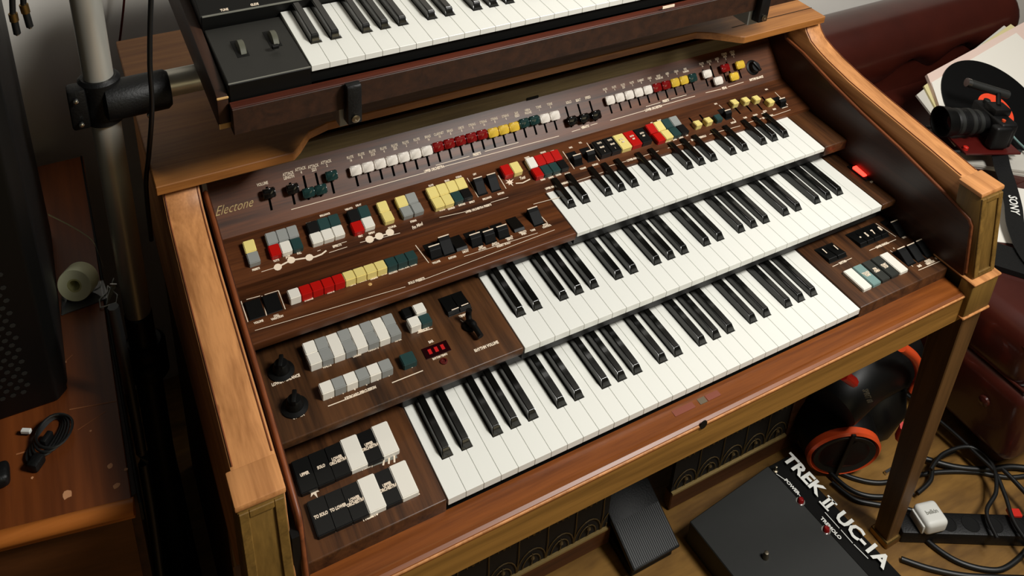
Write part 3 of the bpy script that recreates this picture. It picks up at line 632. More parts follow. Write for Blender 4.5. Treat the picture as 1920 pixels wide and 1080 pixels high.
for x, y, t, r_ in ((622, 903, 'Tone', -.02), (640, 895, 'Variations', -.05), (686, 876, 'Memory', -.02), (722, 864, 'Effects', 0)):
    pass
for x, y, t in ((637, 896, 'Touch Combination'), (688, 876, 'Memory')):
    u, v = uv(FE, x, y); pe.text(u, v, t, .0062, shear=.3, rot=.06, h=.0008, bold=.04)
emblem(pe, FE, 588, 921, .009)
for k, s_ in ((0, .007), (1, .009), (2, .011)):
    u, v = uv(FE, 718 + k * 10, 868 - k * 4); pe.line((u - .001, v - s_ / 2), (u + .003, v + s_ / 2), .0022, h=.0006)
pe.done(pE); pe2.done(pE, 'print_dark')
# ---- panel F
pf_ = Print(FE)
def well(x, y, w_, l_): 
    u, v = uv(FE, x, y, .002); part('switch_well', box((-w_ / 2, -l_ / 2, -.001), (w_ / 2, l_ / 2, .0012), .0004), 'gloss_black', pF, FE @ Matrix.Translation((u, v, 0))); return u, v
u, v = well(1558, 473, .040, .034)
for du in (-.01, .01): part('rocker_switch', prism([(-.016, .001), (-.013, .006), (.016, .001)], u + du - .0092, u + du + .0092, 0, .0004), 'gloss_black', pF, FE @ Matrix.Translation((0, v, 0)))
u, v = uv(FE, 1546, 473, .004); pf_.text(u, v, 'I', .013, bold=.05, h=.0062)
u, v = uv(FE, 1567, 466, .004); pf_.text(u, v, 'I', .013, bold=.05, h=.0062)
u, v = well(1627, 440, .068, .034)
for k in range(4): part('rocker_switch', prism([(-.016, .001), (-.013, .006), (.016, .001)], u + (k - 1.5) * .0168 - .0078, u + (k - 1.5) * .0168 + .0078, 0, .0004), 'gloss_black', pF, FE @ Matrix.Translation((0, v, 0)))
for x, y, t in ((1612, 445, '-'), (1625, 441, '5'), (1637, 436, '7'), (1650, 430, '8')):
    u, v = uv(FE, x, y, .004); pf_.text(u, v, t, .012, bold=.06, h=.0052)
u, v = well(1672, 424, .018, .034)
rocker(pF, FE, 1683, 430, 1, w_=.017, l_=.030)
for x, y in ((1696, 481), (1714, 474), (1731, 466)): rocker(pF, FE, x, y, 1, w_=.0175, l_=.034)
a = uv(FE, 1608, 522, .006); b = uv(FE, 1676, 491, .006)
for i, c in enumerate('WTCCW'):
    u = a[0] + (b[0] - a[0]) * i / 4; v = a[1] + (b[1] - a[1]) * i / 4
    part('tab_switch', tabshape(.0185, .0425, .006, 0), CM[c], pF, FE @ Matrix.Translation((u, v, 0)))
    if c in 'TC': pf_.text(u, v, 'TOUCH\nTUNE' if c == 'T' else ('SYN\nCHRO' if i == 2 else 'START\nSTOP'), .0056, h=.0063, bold=.05, rot=-.0)
for q in ((1561, 500, 1572, 495), (1586, 489, 1597, 484), (1630, 470, 1646, 463), (1662, 457, 1680, 449), (1642, 419, 1680, 444), (1669, 470, 1712, 500), (1722, 507, 1772, 486)): fline(*q, fr=FE, p_=pf_, w_=.001)
for x, y, t in ((1580, 492, 'RHYTHM'), (1654, 460, 'LOWER MANUAL'), (1695, 445, 'MAX'), (1724, 499, 'BASS'), (1742, 491, 'CHORD\nVARIATION'), (1760, 483, 'VOLUME'), (1676, 466, '+')):
    u, v = uv(FE, x, y); pf_.text(u, v, t, .0055, bold=.06)
pf_.done(pF)
# ---- panel G: lit red power switch
pg = Print(FD)
u, v = uv(FD, 1614, 321, .003)
part('switch_bezel', box((u - .010, v - .022, -.001), (u + .010, v + .022, .0022), .0008), 'gloss_black', pG, FD)
part('power_switch', tabshape(.0145, .026, .005, .0012), 'led', pG, FD @ Matrix.Translation((u, v, 0)), label='glowing red rocker')
u, v = uv(FD, 1636, 340); pg.text(u, v, 'POWER', .0055, rot=.2, bold=.05)
u, v = uv(FD, 1594, 311); pg.text(u, v, 'o', .004, bold=.06)
pg.done(pG)
# small lettering on the fascia at the right
# ------------------------------------------------------------------ SYNTHESISER
syn = thing('synthesizer', 'black keyboard in a worn dark wooden case standing on the organ top', 'synthesizer', (.33, .45, .2585))
FS = frame(.3327, .4181, .4327, .4208); FS.translation.x = -.0452
ks = keyboard(syn, FS, 36, P, .145, .0085, bedm='black')
SX1 = -.0452 + 36 * P
part('case_cheek', prism([(.330, .358), (.330, .4025), (.345, .407), (.60, .4250), (.66, .46), (.70, .46), (.70, .358)], -.1625, -.149, 0, .0015, 2), 'syn_wood', syn)
part('case_cheek', prism([(.330, .358), (.330, .4025), (.345, .407), (.60, .4250), (.66, .46), (.70, .46), (.70, .358)], SX1 + .003, SX1 + .0165, 0, .0015, 2), 'syn_wood', syn)
part('case_front_rail', box((-.149, .314, .3555), (SX1 + .003, .3285, .3925), .001), 'syn_wood', syn)
part('case_rail_edge', box((-.149, .3145, .3925), (SX1 + .003, .3285, .3945), .0005), 'syn_edge', syn)
part('case_bottom', box((-.149, .32, .356), (SX1 + .003, .70, .362)), 'black', syn)
part('case_corner_wear', box((-.1628, .3296, .3578), (-.1486, .331, .3655), .0004), 'bare_wood', syn)
part('case_corner_wear', box((-.1628, .3292, .3995), (-.1486, .3315, .4028), .0008), 'bare_wood', syn)
wl = part('wheel_panel', box((-.147, .3335, .384), (-.0462, .475, .4172), .001, 1), 'panel_grey', syn)
part('wheel_panel_front', box((-.147, .331, .362), (-.0462, .3342, .4170), .0008), 'gloss_black', syn)
part('panel_edge_line', box((-.147, .3318, .4165), (-.0462, .3335, .4178)), 'print_dark', syn)
for x, y in ((450, 88), (511, 70)):
    q = on(2, .4195, x, y)
    part('wheel_slot', box((q.x - .008, q.y - .022, .4168), (q.x + .007, q.y + .022, .4176)), 'black', wl)
    part('pitch_wheel', lathe([(.0175, -.0042), (.019, -.0032), (.019, .0032), (.0175, .0042)], 32, 0), 'wheel_grey', wl, Matrix.Translation((q.x + .001, q.y, .4085)))
q = on(2, .425, 516, 86); part('wheel_notch', box((-.0045, -.003, -.002), (.0045, .003, .003), .001), 'black', wl, Matrix.Translation((q.x, q.y, .4235)))
part('step_board', box((-.149, .480, .402), (SX1 + .003, .486, .4345), .001), 'gloss_black', syn)
ctl = part('control_face', prism([(.484, .418), (.484, .434), (.60, .470), (.70, .470), (.70, .418)], -.149, SX1 + .003, 0, .001), 'gloss_black', syn)
part('panel_edge_line', box((-.147, .4795, .4335), (SX1 + .002, .4815, .4352)), 'print_dark', syn)
fs = frame(.484, .434, .60, .470); ps = Print(fs)
for x, y, t in ((421, 20, 'TUNE'), (478, 11, 'GLIDE')):
    u, v = uv(fs, x, y); ps.text(u, max(v, .004), t, .006, bold=.04)
ps.done(ctl)
part('case_back', box((-.149, .69, .36), (SX1 + .003, .70, .46)), 'black', syn)
q = on(1, .314, 1253, 12)
part('case_badge', box((q.x - .011, .3128, q.z - .002), (q.x + .011, .3142, q.z + .002)), 'print', syn)
# ------------------------------------------------------------------ KEYBOARD STAND at the left
st = thing('keyboard_stand', 'tubular black metal stand with a tall grey post left of the organ', 'stand', (-.285, .45, FLOOR))
def cyl(r, h0, h1, bev=.002, n=32): return lathe([(r - bev, h0), (r, h0 + bev), (r, h1 - bev), (r - bev, h1)], n)
X0, Y0 = -.2805, .50
part('post', cyl(.0185, -.05, 1.2), 'pole', st, Matrix.Translation((X0, Y0, 0)))
part('post_lower', cyl(.0195, FLOOR + .02, -.05), 'pole_shaded', st, Matrix.Translation((X0, Y0, 0)))
zc = on(1, .50, 212, 178).z
part('clamp', cyl(.026, -.034, .034, .004), 'plastic_black', st, Matrix.Translation((X0, Y0, zc)))
part('clamp_sleeve', lathe([(.02, 0), (.027, .004), (.027, .078), (.023, .083)], 32, 0), 'plastic_black', st, Matrix.Translation((X0, Y0 - .012, zc)))
part('clamp_ear', box((-.022, -.012, -.03), (.0, .012, .03), .004, 2), 'plastic_black', st, Matrix.Translation((X0 - .018, Y0 - .01, zc)))
for dx, dz in ((-.031, .018), (-.029, -.018), (.052, -.018)): part('clamp_bolt', lathe([(.0035, 0), (.0035, -.004), (.002, -.005), (0, -.005)], 10, 1), 'chrome', st, Matrix.Translation((X0 + dx, Y0 - .025 - (.012 if dx > 0 else 0), zc + dz)))
part('cross_tube', lathe([(.0, .078), (.019, .079), (.019, 1.05), (.0, 1.051)], 32, 0), 'pole', st, Matrix.Translation((X0, Y0 + .0, zc)))
zj = on(1, .50, 278, 668).z
part('joint', cyl(.030, -.035, .035, .006), 'plastic_black', st, Matrix.Translation((X0 + .002, Y0, zj)))
part('joint_bolt', lathe([(.012, 0), (.012, -.005), (.006, -.009), (0, -.009)], 16, 1), 'metal_dark', st, Matrix.Translation((X0, Y0 - .03, zj)))
for q in ((664, 190), (1434, 14)):
    p_ = on(1, .302, *q); x = p_.x
    part('support_arm', box((x - .015, .318, .3270), (x + .007, .50, .3548), .001), 'tab_grey', st, label='pale grey steel support arm')
    part('arm_end_cap', prism([(.3015, .3385), (.3000, .392), (.302, .3965), (.312, .3965), (.3135, .392), (.3135, .3545), (.318, .3545), (.318, .3365)], x - .009, x + .010, 0, .0015, 2), 'plastic_black', st)
    part('arm_bolt', lathe([(.0055, 0), (.0055, -.0015), (.004, -.002), (.0014, -.002), (0, -.0008)], 16, 1), 'screw', st, Matrix.Translation((x + .001, .3005, .3470)))
part('base', box((X0 - .03, .1, FLOOR), (X0 + .03, .75, FLOOR + .03), .008, 2), 'plastic_black', st)
# hanging cables
c = tag(link('hanging_cable', tube([on(1, .40, 286, -60), on(1, .40, 282, 30), on(1, .40, 281, 120), on(1, .41, 285, 200), on(1, .43, 279, 290), on(1, .44, 274, 350), on(1, .46, 284, 450)], .0032), 'cable'), 'long black cable hanging down beside the grey stand post', 'cable')
c = tag(link('thin_wire', tube([on(1, .9, 236, -40), on(1, .9, 231, 20), on(1, .9, 224, 80)], .002), 'dark_red'), 'short thin brownish wire hanging against the wall behind the post', 'wire')
c = tag(link('black_hose', tube([on(1, .30, 212, 575), on(1, .30, 236, 690), on(1, .30, 262, 830), on(1, .29, 288, 990), on(1, .28, 312, 1180)], .0065), 'cable'), 'thick black cable running down between wooden desk and stand', 'cable')
for i, (p0, p1, p2) in enumerate((((22, -30), (24, 25), (33, 66)), ((42, -30), (44, 8), (57, 53)))):
    j = thing('jack_plug_lead', ('leftmost of two dark audio leads hanging at the top left corner', 'right one of two dark audio leads hanging at the top left corner')[i], 'cable', on(1, .5, *p2), 'audio leads hanging in the corner')
    A, B, Cc = on(1, .5, *p0), on(1, .5, *p1), on(1, .5, *p2); k = B.lerp(Cc, .35)
    part('lead', tube([A, A.lerp(B, .6), B], .0035), 'cable', j)
    part('plug_body', tube([B, k], .0052, sp=False), 'brass', j)
    part('plug_sleeve', tube([k, B.lerp(Cc, .93)], .0042, sp=False), 'cable', j)
    part('plug_tip', tube([B.lerp(Cc, .93), Cc], .0022, sp=False), 'chrome', j)
# ------------------------------------------------------------------ DESK
desk = thing('desk', 'reddish-brown wooden desk with scratched top at the lower left', 'desk', (-.6, .45, FLOOR))
dk = [on(2, 0, 250, 955), on(2, 0, -120, 1047)]
sl = (dk[1].y - dk[0].y) / (dk[1].x - dk[0].x)
yR = dk[0].y; yF = lambda x: yR + (x - dk[0].x) * sl
x0, x1 = -.95, dk[0].x
part('desk_top', prism([(x0, yF(x0) + .012), (x1, yF(x1) + .012), (-.317, .86), (x0, .86)], -.016, 0, 2, .001), 'desk_wood', desk)
def mould(r, z, fy): return tube([(x0, yF(x0) + fy, z), (x1 + .001, yF(x1) + fy, z)], r, 12, sp=False)
wood('desk_edge', (136, 74, 26), (168, 98, 40), 0, rough=.3, fine=25)
part('edge_moulding', mould(.010, -.0085, .010), 'desk_edge', desk)
part('edge_moulding', mould(.006, -.027, .016), 'desk_edge', desk)
wood('desk_front', (62, 32, 14), (92, 52, 24), 0, rough=.45, fine=25)
part('desk_front', prism([(x0, yF(x0) + .018), (x1 - .004, yF(x1) + .018), (x1 - .004, yF(x1) + .036), (x0, yF(x0) + .036)], FLOOR, -.017, 2), 'desk_front', desk)
part('desk_side', box((-.337, yR + .03, FLOOR), (-.322, .86, -.015)), 'walnut_dark', desk)
part('desk_edge_strip', box((-.3215, yR + .004, -.03), (-.3185, .86, .0015), .0006), 'black', desk)
bm = bmesh.new()
for (p0, p1, wd) in (((130, 768), (218, 752), .0016), ((30, 852), (62, 843), .002), ((146, 806), (200, 770), .0009), ((120, 680), (136, 665), .001)):
    A, B = on(2, .0003, *p0), on(2, .0003, *p1); d = (B - A).normalized(); n_ = Vector((-d.y, d.x, 0)) * wd / 2
    bm.faces.new([bm.verts.new(v_) for v_ in (A - n_, B - n_, B + n_, A + n_)])
part('scratches', tomesh(bm, 'scr'), mat('scratch', (150, 92, 52), .6), desk)
bm = bmesh.new()
for x, y, r in ((125, 927, .007), (218, 911, .005), (236, 880, .0026), (207, 873, .004), (60, 896, .002), (170, 808, .0016), (123, 679, .0016)):
    q = on(2, .0004, x, y); n = 9; bm.faces.new([bm.verts.new((q.x + r * random.uniform(.6, 1.1) * math.cos(t * 2 * math.pi / n), q.y + r * random.uniform(.6, 1.1) * math.sin(t * 2 * math.pi / n), q.z)) for t in range(n)])
part('paint_spots', tomesh(bm, 'sp'), mat('spot', (186, 132, 92), .6), desk)
# speaker on the desk
sp = thing('speaker', 'tall black loudspeaker with perforated grille standing on the desk', 'speaker', (-.52, .5, 0))
part('cabinet', box((-.66, .352, .0), (-.379, .672, .62), .008, 3), 'plastic_black', sp)
g = part('speaker_front', prism([(-.66, .338), (-.392, .338), (-.379, .352), (-.66, .352)], .0, .62, 2, .004, 3), 'gloss_black', sp)
bm = bmesh.new()
for r_ in range(44):
    for c_ in range(20):
        cx_ = -.645 + c_ * .0115 + (r_ % 2) * .00575; cz_ = .035 + r_ * .010
        bm.faces.new([bm.verts.new((cx_ + .0036 * math.cos(k * math.pi / 3), .3376, cz_ + .0036 * math.sin(k * math.pi / 3))) for k in range(6)])
o = part('grille_perforations', tomesh(bm, 'perf'), 'metal_dark', sp); o['kind'] = 'stuff'
# tape and dispensers
q = on(2, .0225, 148, 535)
tp = thing('tape_roll', 'roll of pale greenish sticky tape lying in its clear dispenser on the desk', 'tape', (q.x, q.y, 0))
ax_ = (Vector((-.45, -.85, .28))).normalized(); rotm = ax_.to_track_quat('Z', 'Y').to_matrix().to_4x4(); mw = Matrix.Translation((q.x, q.y + .004, .0265)) @ rotm
part('tape_winding', lathe([(.0105, -.0125), (.0238, -.0125), (.0245, -.0115), (.0245, .0115), (.0238, .0125), (.0105, .0125), (.0105, -.0125)], 40), 'tape', tp, mw)
part('tape_core', lathe([(.0078, -.012), (.0104, -.012), (.0104, .0122), (.0078, .0122), (.0078, -.012)], 28), 'tape_side', tp, mw)
tail = [on(2, .02, 194, 500), on(2, .03, 182, 468), on(2, .05, 170, 448), on(2, .07, 135, 425), on(2, .10, 90, 402)]
bm = bmesh.new(); tt = spline(tail, 6); pv = None
for p in tt:
    cur = (bm.verts.new(p + Vector((0, 0, .0016))), bm.verts.new(p - Vector((0, 0, .0016))))
    if pv: bm.faces.new((pv[0], cur[0], cur[1], pv[1]))
    pv = cur
part('tape_tail', tomesh(bm, 'tail'), 'tape', tp)
dd = thing('tape_dispenser', 'clear plastic tape dispenser cradle under the tape roll on the desk', 'dispenser', (q.x, q.y, 0))
part('dispenser_base', prism([(-.03, -.024), (.034, -.018), (.030, .022), (-.026, .02)], 0, .0022, 2, .0006), 'clear', dd, Matrix.Translation((q.x + .002, q.y - .002, 0)))
q = on(2, .006, 207, 555)
d2 = thing('tape_cutter', 'broken clear plastic cutter end of a dispenser at the desk edge', 'dispenser', (q.x, q.y, 0))
MZ = Matrix.Translation((q.x - .002, q.y, 0)) @ Matrix.Rotation(.1, 4, 'Z') @ Matrix.Diagonal((.8, .8, 1, 1))
bmk = lambda pts, r: tube(pts, r, 6, sp=False)
part('cutter_frame', bmk([(-.018, -.016, .003), (-.016, .004, .003), (.0, .016, .003), (.004, .030, .004)], .0012), 'clear_edge', d2, MZ)
part('cutter_frame', bmk([(-.018, -.016, .003), (.008, -.018, .003), (.014, .0, .003), (.004, .030, .004)], .0012), 'clear_edge', d2, MZ)
part('cutter_wall', prism([(-.016, 0), (.028, 0), (.030, .018), (-.004, .010)], -.001, .0008, 0, .0003), 'clear_edge', d2, MZ @ Matrix.Rotation(-.55, 4, 'Z'))
part('cutter_blade', box((-.0005, .012, .014), (.012, .0135, .020), .0003), 'chrome', d2, MZ @ Matrix.Rotation(-.55, 4, 'Z'))
# coiled lead with plug on the desk
q = on(2, .004, 92, 820)
cc = thing('coiled_lead', 'small bundled black cable with a plug on the scratched desk top', 'cable', (q.x, q.y, 0))
for k in range(5):
    pts = []
    L_, W_ = .050 - k * .003, .012 + .002 * k; an = .95 + .08 * k
    for i in range(25):
        t = 2 * math.pi * i / 24; x_ = L_ * .62 * math.cos(t); y_ = W_ * math.sin(t)
        pts.append((q.x + x_ * math.cos(an) - y_ * math.sin(an) + .003 * k - .005, q.y + x_ * math.sin(an) + y_ * math.cos(an), .003 + .0022 * k + .001 * math.sin(3 * t)))
    part('cable_loop', tube(pts, .0018, 6, sp=False), 'cable', cc)
part('cable_tie', box((-.008, -.004, 0), (.008, .004, .014), .002, 2), 'plastic_black', cc, Matrix.Translation((q.x - .002, q.y - .005, 0)) @ Matrix.Rotation(.9, 4, 'Z'))
w2 = on(2, .006, 49, 808); part('white_plug', box((-.006, -.0028, -.0028), (.006, .0028, .0028), .001), 'cream', cc, Matrix.Translation((w2.x, w2.y, .006)) @ Matrix.Rotation(-.5, 4, 'Z'))
w3 = on(2, .006, 68, 868); part('black_plug', box((-.009, -.007, 0), (.009, .007, .013), .003, 2), 'plastic_black', cc, Matrix.Translation((w3.x, w3.y, 0)) @ Matrix.Rotation(.9, 4, 'Z'))
q = on(2, .008, -3, 893)
mo = thing('black_adapter', 'small rounded black adapter at the left edge of the desk', 'adapter', (q.x, q.y, 0))
part('adapter_body', box((-.018, -.014, 0), (.012, .014, .018), .006, 3), 'plastic_black', mo, Matrix.Translation((q.x, q.y, 0)))
# ------------------------------------------------------------------ SOFA
sofa = thing('sofa', 'dark red buttoned leather sofa behind and right of the organ', 'sofa', (1.6, .3, FLOOR))
SZ = -.30
def cushion(a, b, bev, m_='leather', nm='cushion', seg=5, lab=None):
    return part(nm, box(a, b, bev, seg), m_, sofa)
cushion((1.205, -.06, FLOOR + .06), (2.45, .86, SZ - .13), .03, nm='frame_base')
cushion((1.215, -.04, SZ - .15), (2.40, .70, SZ - .0005), .045, nm='seat_cushion')
# piping on the cushion edge
part('piping', tube([(1.221, -.02, SZ - .035), (1.221, .3, SZ - .035), (1.221, .6, SZ - .035)], .0035), 'leather', sofa)
part('piping', tube([(1.221, -.038, SZ - .125), (1.221, .3, SZ - .125), (1.221, .6, SZ - .125)], .0035), 'leather', sofa)
# rolled back: scalloped roll running along the wall
bm = bmesh.new(); nx, nt = 90, 28; xa, xb = 1.21, 2.15; rows = []
btn = [1.22, 1.39, 1.70, 1.90, 2.09]
for i in range(nx + 1):
    x = xa + (xb - xa) * i / nx; ring = []
    tuck = min(abs(x - b_) for b_ in btn) / .12          # 0 at a pleat, 1 between
    e = max(0, 1 - ((x - (xa + xb) / 2) / ((xb - xa) / 2)) ** 16) ** .5
    for k in range(nt):
        t = 2 * math.pi * k / nt; d = Vector((math.cos(t), math.sin(t)))
        low = max(0, -d.y) * max(0, .4 - d.x * .8)        # towards front and below
        r_ = (.106 - .085 * low * (1 - min(1, tuck)) ** 2.2) * (.75 + .25 * e)
        ring.append(bm.verts.new((x, .790 + r_ * d.x * 1.0, -.182 + r_ * d.y)))
    rows.append(ring)
for A, B in zip(rows, rows[1:]):
    for k in range(nt): bm.faces.new((A[k], A[(k + 1) % nt], B[(k + 1) % nt], B[k]))
bm.faces.new(rows[0][::-1]); bm.faces.new(rows[-1]); bmesh.ops.recalc_face_normals(bm, faces=bm.faces)
part('back_roll', smooth_angle(tomesh(bm, 'roll'), 60), 'leather', sofa)
# buttoned seat surface in front of the roll
BT = [(1.41 + .165 * k, .655) for k in range(5)] + [(1.33 + .165 * k, .50) for k in range(6)]
bm = bmesh.new(); nx, nz = 110, 40; G = []
for i in range(nx + 1):
    row = []
    for j in range(nz + 1):
        x = 1.225 + .92 * i / nx; y = .30 + .42 * j / nz; dip = 0
        for bx, by in BT: dip += math.exp(-(((x - bx) / .035) ** 2 + ((y - by) / .04) ** 2) * 1.2)
        edge = min(1, j / 6)
        row.append(bm.verts.new((x, y, SZ + .0005 + edge * (.006 - .006 * min(1, dip)))))
    G.append(row)
for i in range(nx):
    for j in range(nz): bm.faces.new((G[i][j], G[i + 1][j], G[i + 1][j + 1], G[i][j + 1]))
part('buttoned_seat_panel', smooth_angle(tomesh(bm, 'tuft'), 60), 'leather', sofa)
cushion((1.215, .71, FLOOR + .06), (2.14, .90, -.20), .02, nm='back_frame')
for bx, by in BT: part('button', lathe([(.009, -.002), (.009, .002), (.006, .005), (0, .006)], 16), 'leather', sofa, Matrix.Translation((bx, by, SZ)))
part('foot', lathe([(.02, 0), (.03, .02), (.028, .045), (.02, .065)], 16), 'walnut_dark', sofa, Matrix.Translation((1.27, .0, FLOOR)))
part('foot', lathe([(.02, 0), (.03, .02), (.028, .045), (.02, .065)], 16), 'walnut_dark', sofa, Matrix.Translation((2.2, -.05, FLOOR)))
part('side_stud', lathe([(.012, 0), (.011, -.005), (.005, -.008), (0, -.008)], 12, 0), 'leather', sofa, Matrix.Translation((1.205, .02, SZ - .20)))
# ------------------------------------------------------------------ PAPERS, RECORD, CAMERA on the sofa
TA = math.radians(28)
PPF = frame(.42, SZ + .002, .42 + math.cos(TA), SZ + .002 + math.sin(TA))
def onp(x, y, h=0): return PPF @ Vector((*uv(PPF, x, y, h), h))
def sheet(name, corners, z, th, m_, label, cat, group=None, tilt=0):
    if tilt:
        o = link(name, prism([uv(PPF, *c_, z) for c_ in corners], 0, th, 2, 0), m_); o.matrix_basis = PPF @ Matrix.Translation((0, 0, z)); tag(o, label, cat, group); return o
    pts = [on(2, z, *c_) for c_ in corners]
    o = link(name, prism([(p.x, p.y) for p in pts], 0, th, 2, 0), m_); o.matrix_basis = Matrix.Translation((0, 0, z)); tag(o, label, cat, group); return o
z = .0
sheet('folder', ((1716, 180), (1880, 50), (2080, 190), (1790, 275)), z, .006, 'paper_grey', 'pale grey folder at the bottom of the paper pile on the sofa', 'folder', tilt=1); z += .0065
sheet('folder', ((1730, 163), (1893, 47), (2090, 180), (1788, 272)), z, .005, 'paper_yellow', 'pale yellow folder edge showing in the paper pile on the sofa', 'folder', tilt=1); z += .0055
sheet('card_folder', ((1734, 143), (1925, 40), (2100, 220), (1784, 268)), z, .010, 'paper_pink', 'pinkish card folder on top of the folders on the sofa', 'folder', tilt=1); z += .0105
sheet('paper_sheet', ((1746, 155), (1905, 62), (2100, 240), (1783, 264)), z, .0012, 'paper', 'large white sheet of paper lying directly under the record', 'paper', tilt=1); z += .0014
zmag = z
for i, (dx, m_, lb) in enumerate(((0, 'paper_grey', 'lowest grey magazine of the stack below the camera'), (6, 'paper', 'white magazine in the middle of the stack below the camera'), (2, 'paper_grey', 'top grey magazine of the stack below the camera'))):
    sheet('magazine', ((1775 + dx, 312 - 3 * i), (1797, 288), (2070, 285), (2060, 352 - 5 * i)), SZ + .0005 + .0066 * i, .0062, m_, lb, 'magazine', 'magazines under the camera')
sheet('paper_sheet', ((1800, 334), (1960, 362), (2080, 480), (1855, 452)), SZ + .0003, .0012, 'paper', 'creased white sheet under the camera strap behind the organ post', 'paper')
sheet('black_pouch', ((1850, 458), (1960, 492), (2040, 560), (1845, 500)), SZ + .0005, .012, 'plastic_black', 'flat black pouch lying on the sofa behind the organ post', 'pouch')
rz = z
RF = PPF @ Matrix.Translation((*uv(PPF, 1866, 208, rz), rz)); rc = RF.translation
rec = thing('vinyl_record', 'black vinyl record with an orange label on the paper pile', 'record', (rc.x, rc.y, rz))
part('disc', lathe([(.0036, 0), (.151, 0), (.152, .001), (.151, .002), (.06, .0022), (.0036, .002), (.0036, 0)], 72), 'vinyl', rec, RF)
part('record_label', lathe([(.0036, .0021), (.050, .0023), (.050, .0026), (.0036, .0026)], 48), 'label_orange', rec, RF, label='round orange centre label')
pl_ = Print(RF @ Matrix.Translation((0, 0, .0026)))
for k in range(4): pl_.rect(.018, -.012 - k * .004, .036 - k * .002, -.0105 - k * .004)
pl_.done(rec, 'vinyl')
# camera with lens, microphone and red cage
cz = rc.z
cp = onp(1845, 235, rz + .06)
cm = thing('camera', 'black digital camera with long lens and red rig on the record', 'camera', (cp.x, cp.y, cz))
ld = Vector((-.95, .30, .08)).normalized()      # lens direction
RL = ld.to_track_quat('Z', 'Y').to_matrix().to_4x4()
lp = onp(1797, 228, rz + .058)
ML = Matrix.Translation(lp) @ RL @ Matrix.Diagonal((.86, .86, .86, 1))
part('lens_barrel', lathe([(.030, -.08), (.032, -.07), (.032, -.045), (.036, -.042), (.036, -.01), (.038, -.005), (.038, .025), (.034, .03)], 36), 'plastic_black', cm, ML)
part('lens_hood', lathe([(.037, .02), (.041, .030), (.044, .058), (.041, .058), (.040, .03)], 36), 'gloss_black', cm, ML)
part('front_element', lathe([(.0, .034), (.018, .032), (.032, .026), (.034, .02)], 30), 'glass', cm, ML)
for zz in (-.062, -.035, .002): part('lens_ring', lathe([(.0365 if zz > -.05 else .0325, zz), (.0385 if zz > -.05 else .0345, zz + .002), (.0385 if zz > -.05 else .0345, zz + .012), (.0365 if zz > -.05 else .0325, zz + .014)], 36), 'metal_dark', cm, ML)
MB_ = ML @ Matrix.Translation((0, 0, -.11))
side = Vector((0, 0, 1)).cross(ld).normalized()
B3 = Matrix((side, ld, side.cross(ld))).transposed().to_4x4()
if B3.col[2].z < 0: B3 = Matrix((-side, ld, (-side).cross(ld))).transposed().to_4x4()
B3 = B3 @ Matrix.Diagonal((.9, .9, .9, 1)); B3.translation = MB_.translation
part('camera_body', box((-.062, -.026, -.043), (.062, .026, .032), .007, 3), 'plastic_black', cm, B3)
part('grip', box((-.070, -.01, -.043), (-.042, .045, .026), .009, 3), 'plastic_black', cm, B3)
part('viewfinder_hump', box((-.022, -.028, .028), (.022, .024, .052), .006, 2), 'plastic_black', cm, B3)
part('mode_dial', lathe([(.009, .032), (.009, .042), (.008, .043), (0, .043)], 20), 'metal_dark', cm, B3 @ Matrix.Translation((.042, 0, 0)))
part('orange_dial', lathe([(.005, .032), (.005, .037), (0, .037)], 16), 'orange', cm, B3 @ Matrix.Translation((-.045, .012, 0)))
part('rig_plate', box((-.078, -.05, -.052), (.085, .12, -.046), .001), 'dark_red', cm, B3, label='dark red metal base plate')
for xx in (-.055, .055): part('rig_rod', tube([(xx, -.07, -.057), (xx, .15, -.057)], .0045, 12, sp=False), 'metal_dark', cm, B3)
for xx, yy in ((-.06, .11), (.06, .11), (.075, -.03)): part('red_thumb_screw', lathe([(.007, 0), (.007, .008), (.004, .010), (0, .010)], 16), 'red', cm, B3 @ Matrix.Translation((xx, yy, -.046)))
mc0 = onp(1818, 156, rz + .09); mc1 = onp(1890, 178, rz + .09); md = (mc1 - mc0)
part('microphone', tube([mc0, mc0 + md * .5, mc1], .0105, 16, sp=False), 'metal_dark', cm)
part('microphone_tip', tube([mc0 - md * .08, mc0 + md * .02], .0112, 16, sp=False), 'chrome', cm)
part('microphone_mount', tube([mc0 + md * .75, B3 @ Vector((0, 0, .05))], .006, 8, sp=False), 'plastic_black', cm)
# strap with lettering
sp_ = [on(2, SZ + .055, 1872, 275), on(2, SZ + .045, 1879, 310), on(2, SZ + .035, 1890, 345), on(2, SZ + .028, 1900, 385), on(2, SZ + .022, 1905, 425), on(2, SZ + .018, 1925, 475), on(2, SZ + .016, 1960, 520)]
SPs = spline(sp_, 6); wv = Vector((.75, -.55, 0)).normalized() * .017
bm = bmesh.new(); prv = None
for i, p in enumerate(SPs):
    d = (SPs[min(i + 1, len(SPs) - 1)] - SPs[max(0, i - 1)]).normalized(); sdir = d.cross(Vector((0, 0, 1))).normalized() * .019
    cur = [bm.verts.new(p - sdir), bm.verts.new(p + sdir), bm.verts.new(p + sdir - Vector((0, 0, .002))), bm.verts.new(p - sdir - Vector((0, 0, .002)))]
    if prv:
        for k in range(4): bm.faces.new((prv[k], prv[(k + 1) % 4], cur[(k + 1) % 4], cur[k]))
    else: bm.faces.new(cur[::-1])
    prv = cur
bm.faces.new(prv); bmesh.ops.recalc_face_normals(bm, faces=bm.faces)
stp = part('camera_strap', tomesh(bm, 'strap'), 'plastic_black', cm)
k = min(range(len(SPs)), key=lambda i_: (SPs[i_] - sp_[3]).length); d = (SPs[k + 2] - SPs[k - 2]).normalized(); yv = Vector((0, 0, 1)).cross(d).normalized(); nv = d.cross(yv)
if nv.z < 0: nv = -nv; yv = -yv
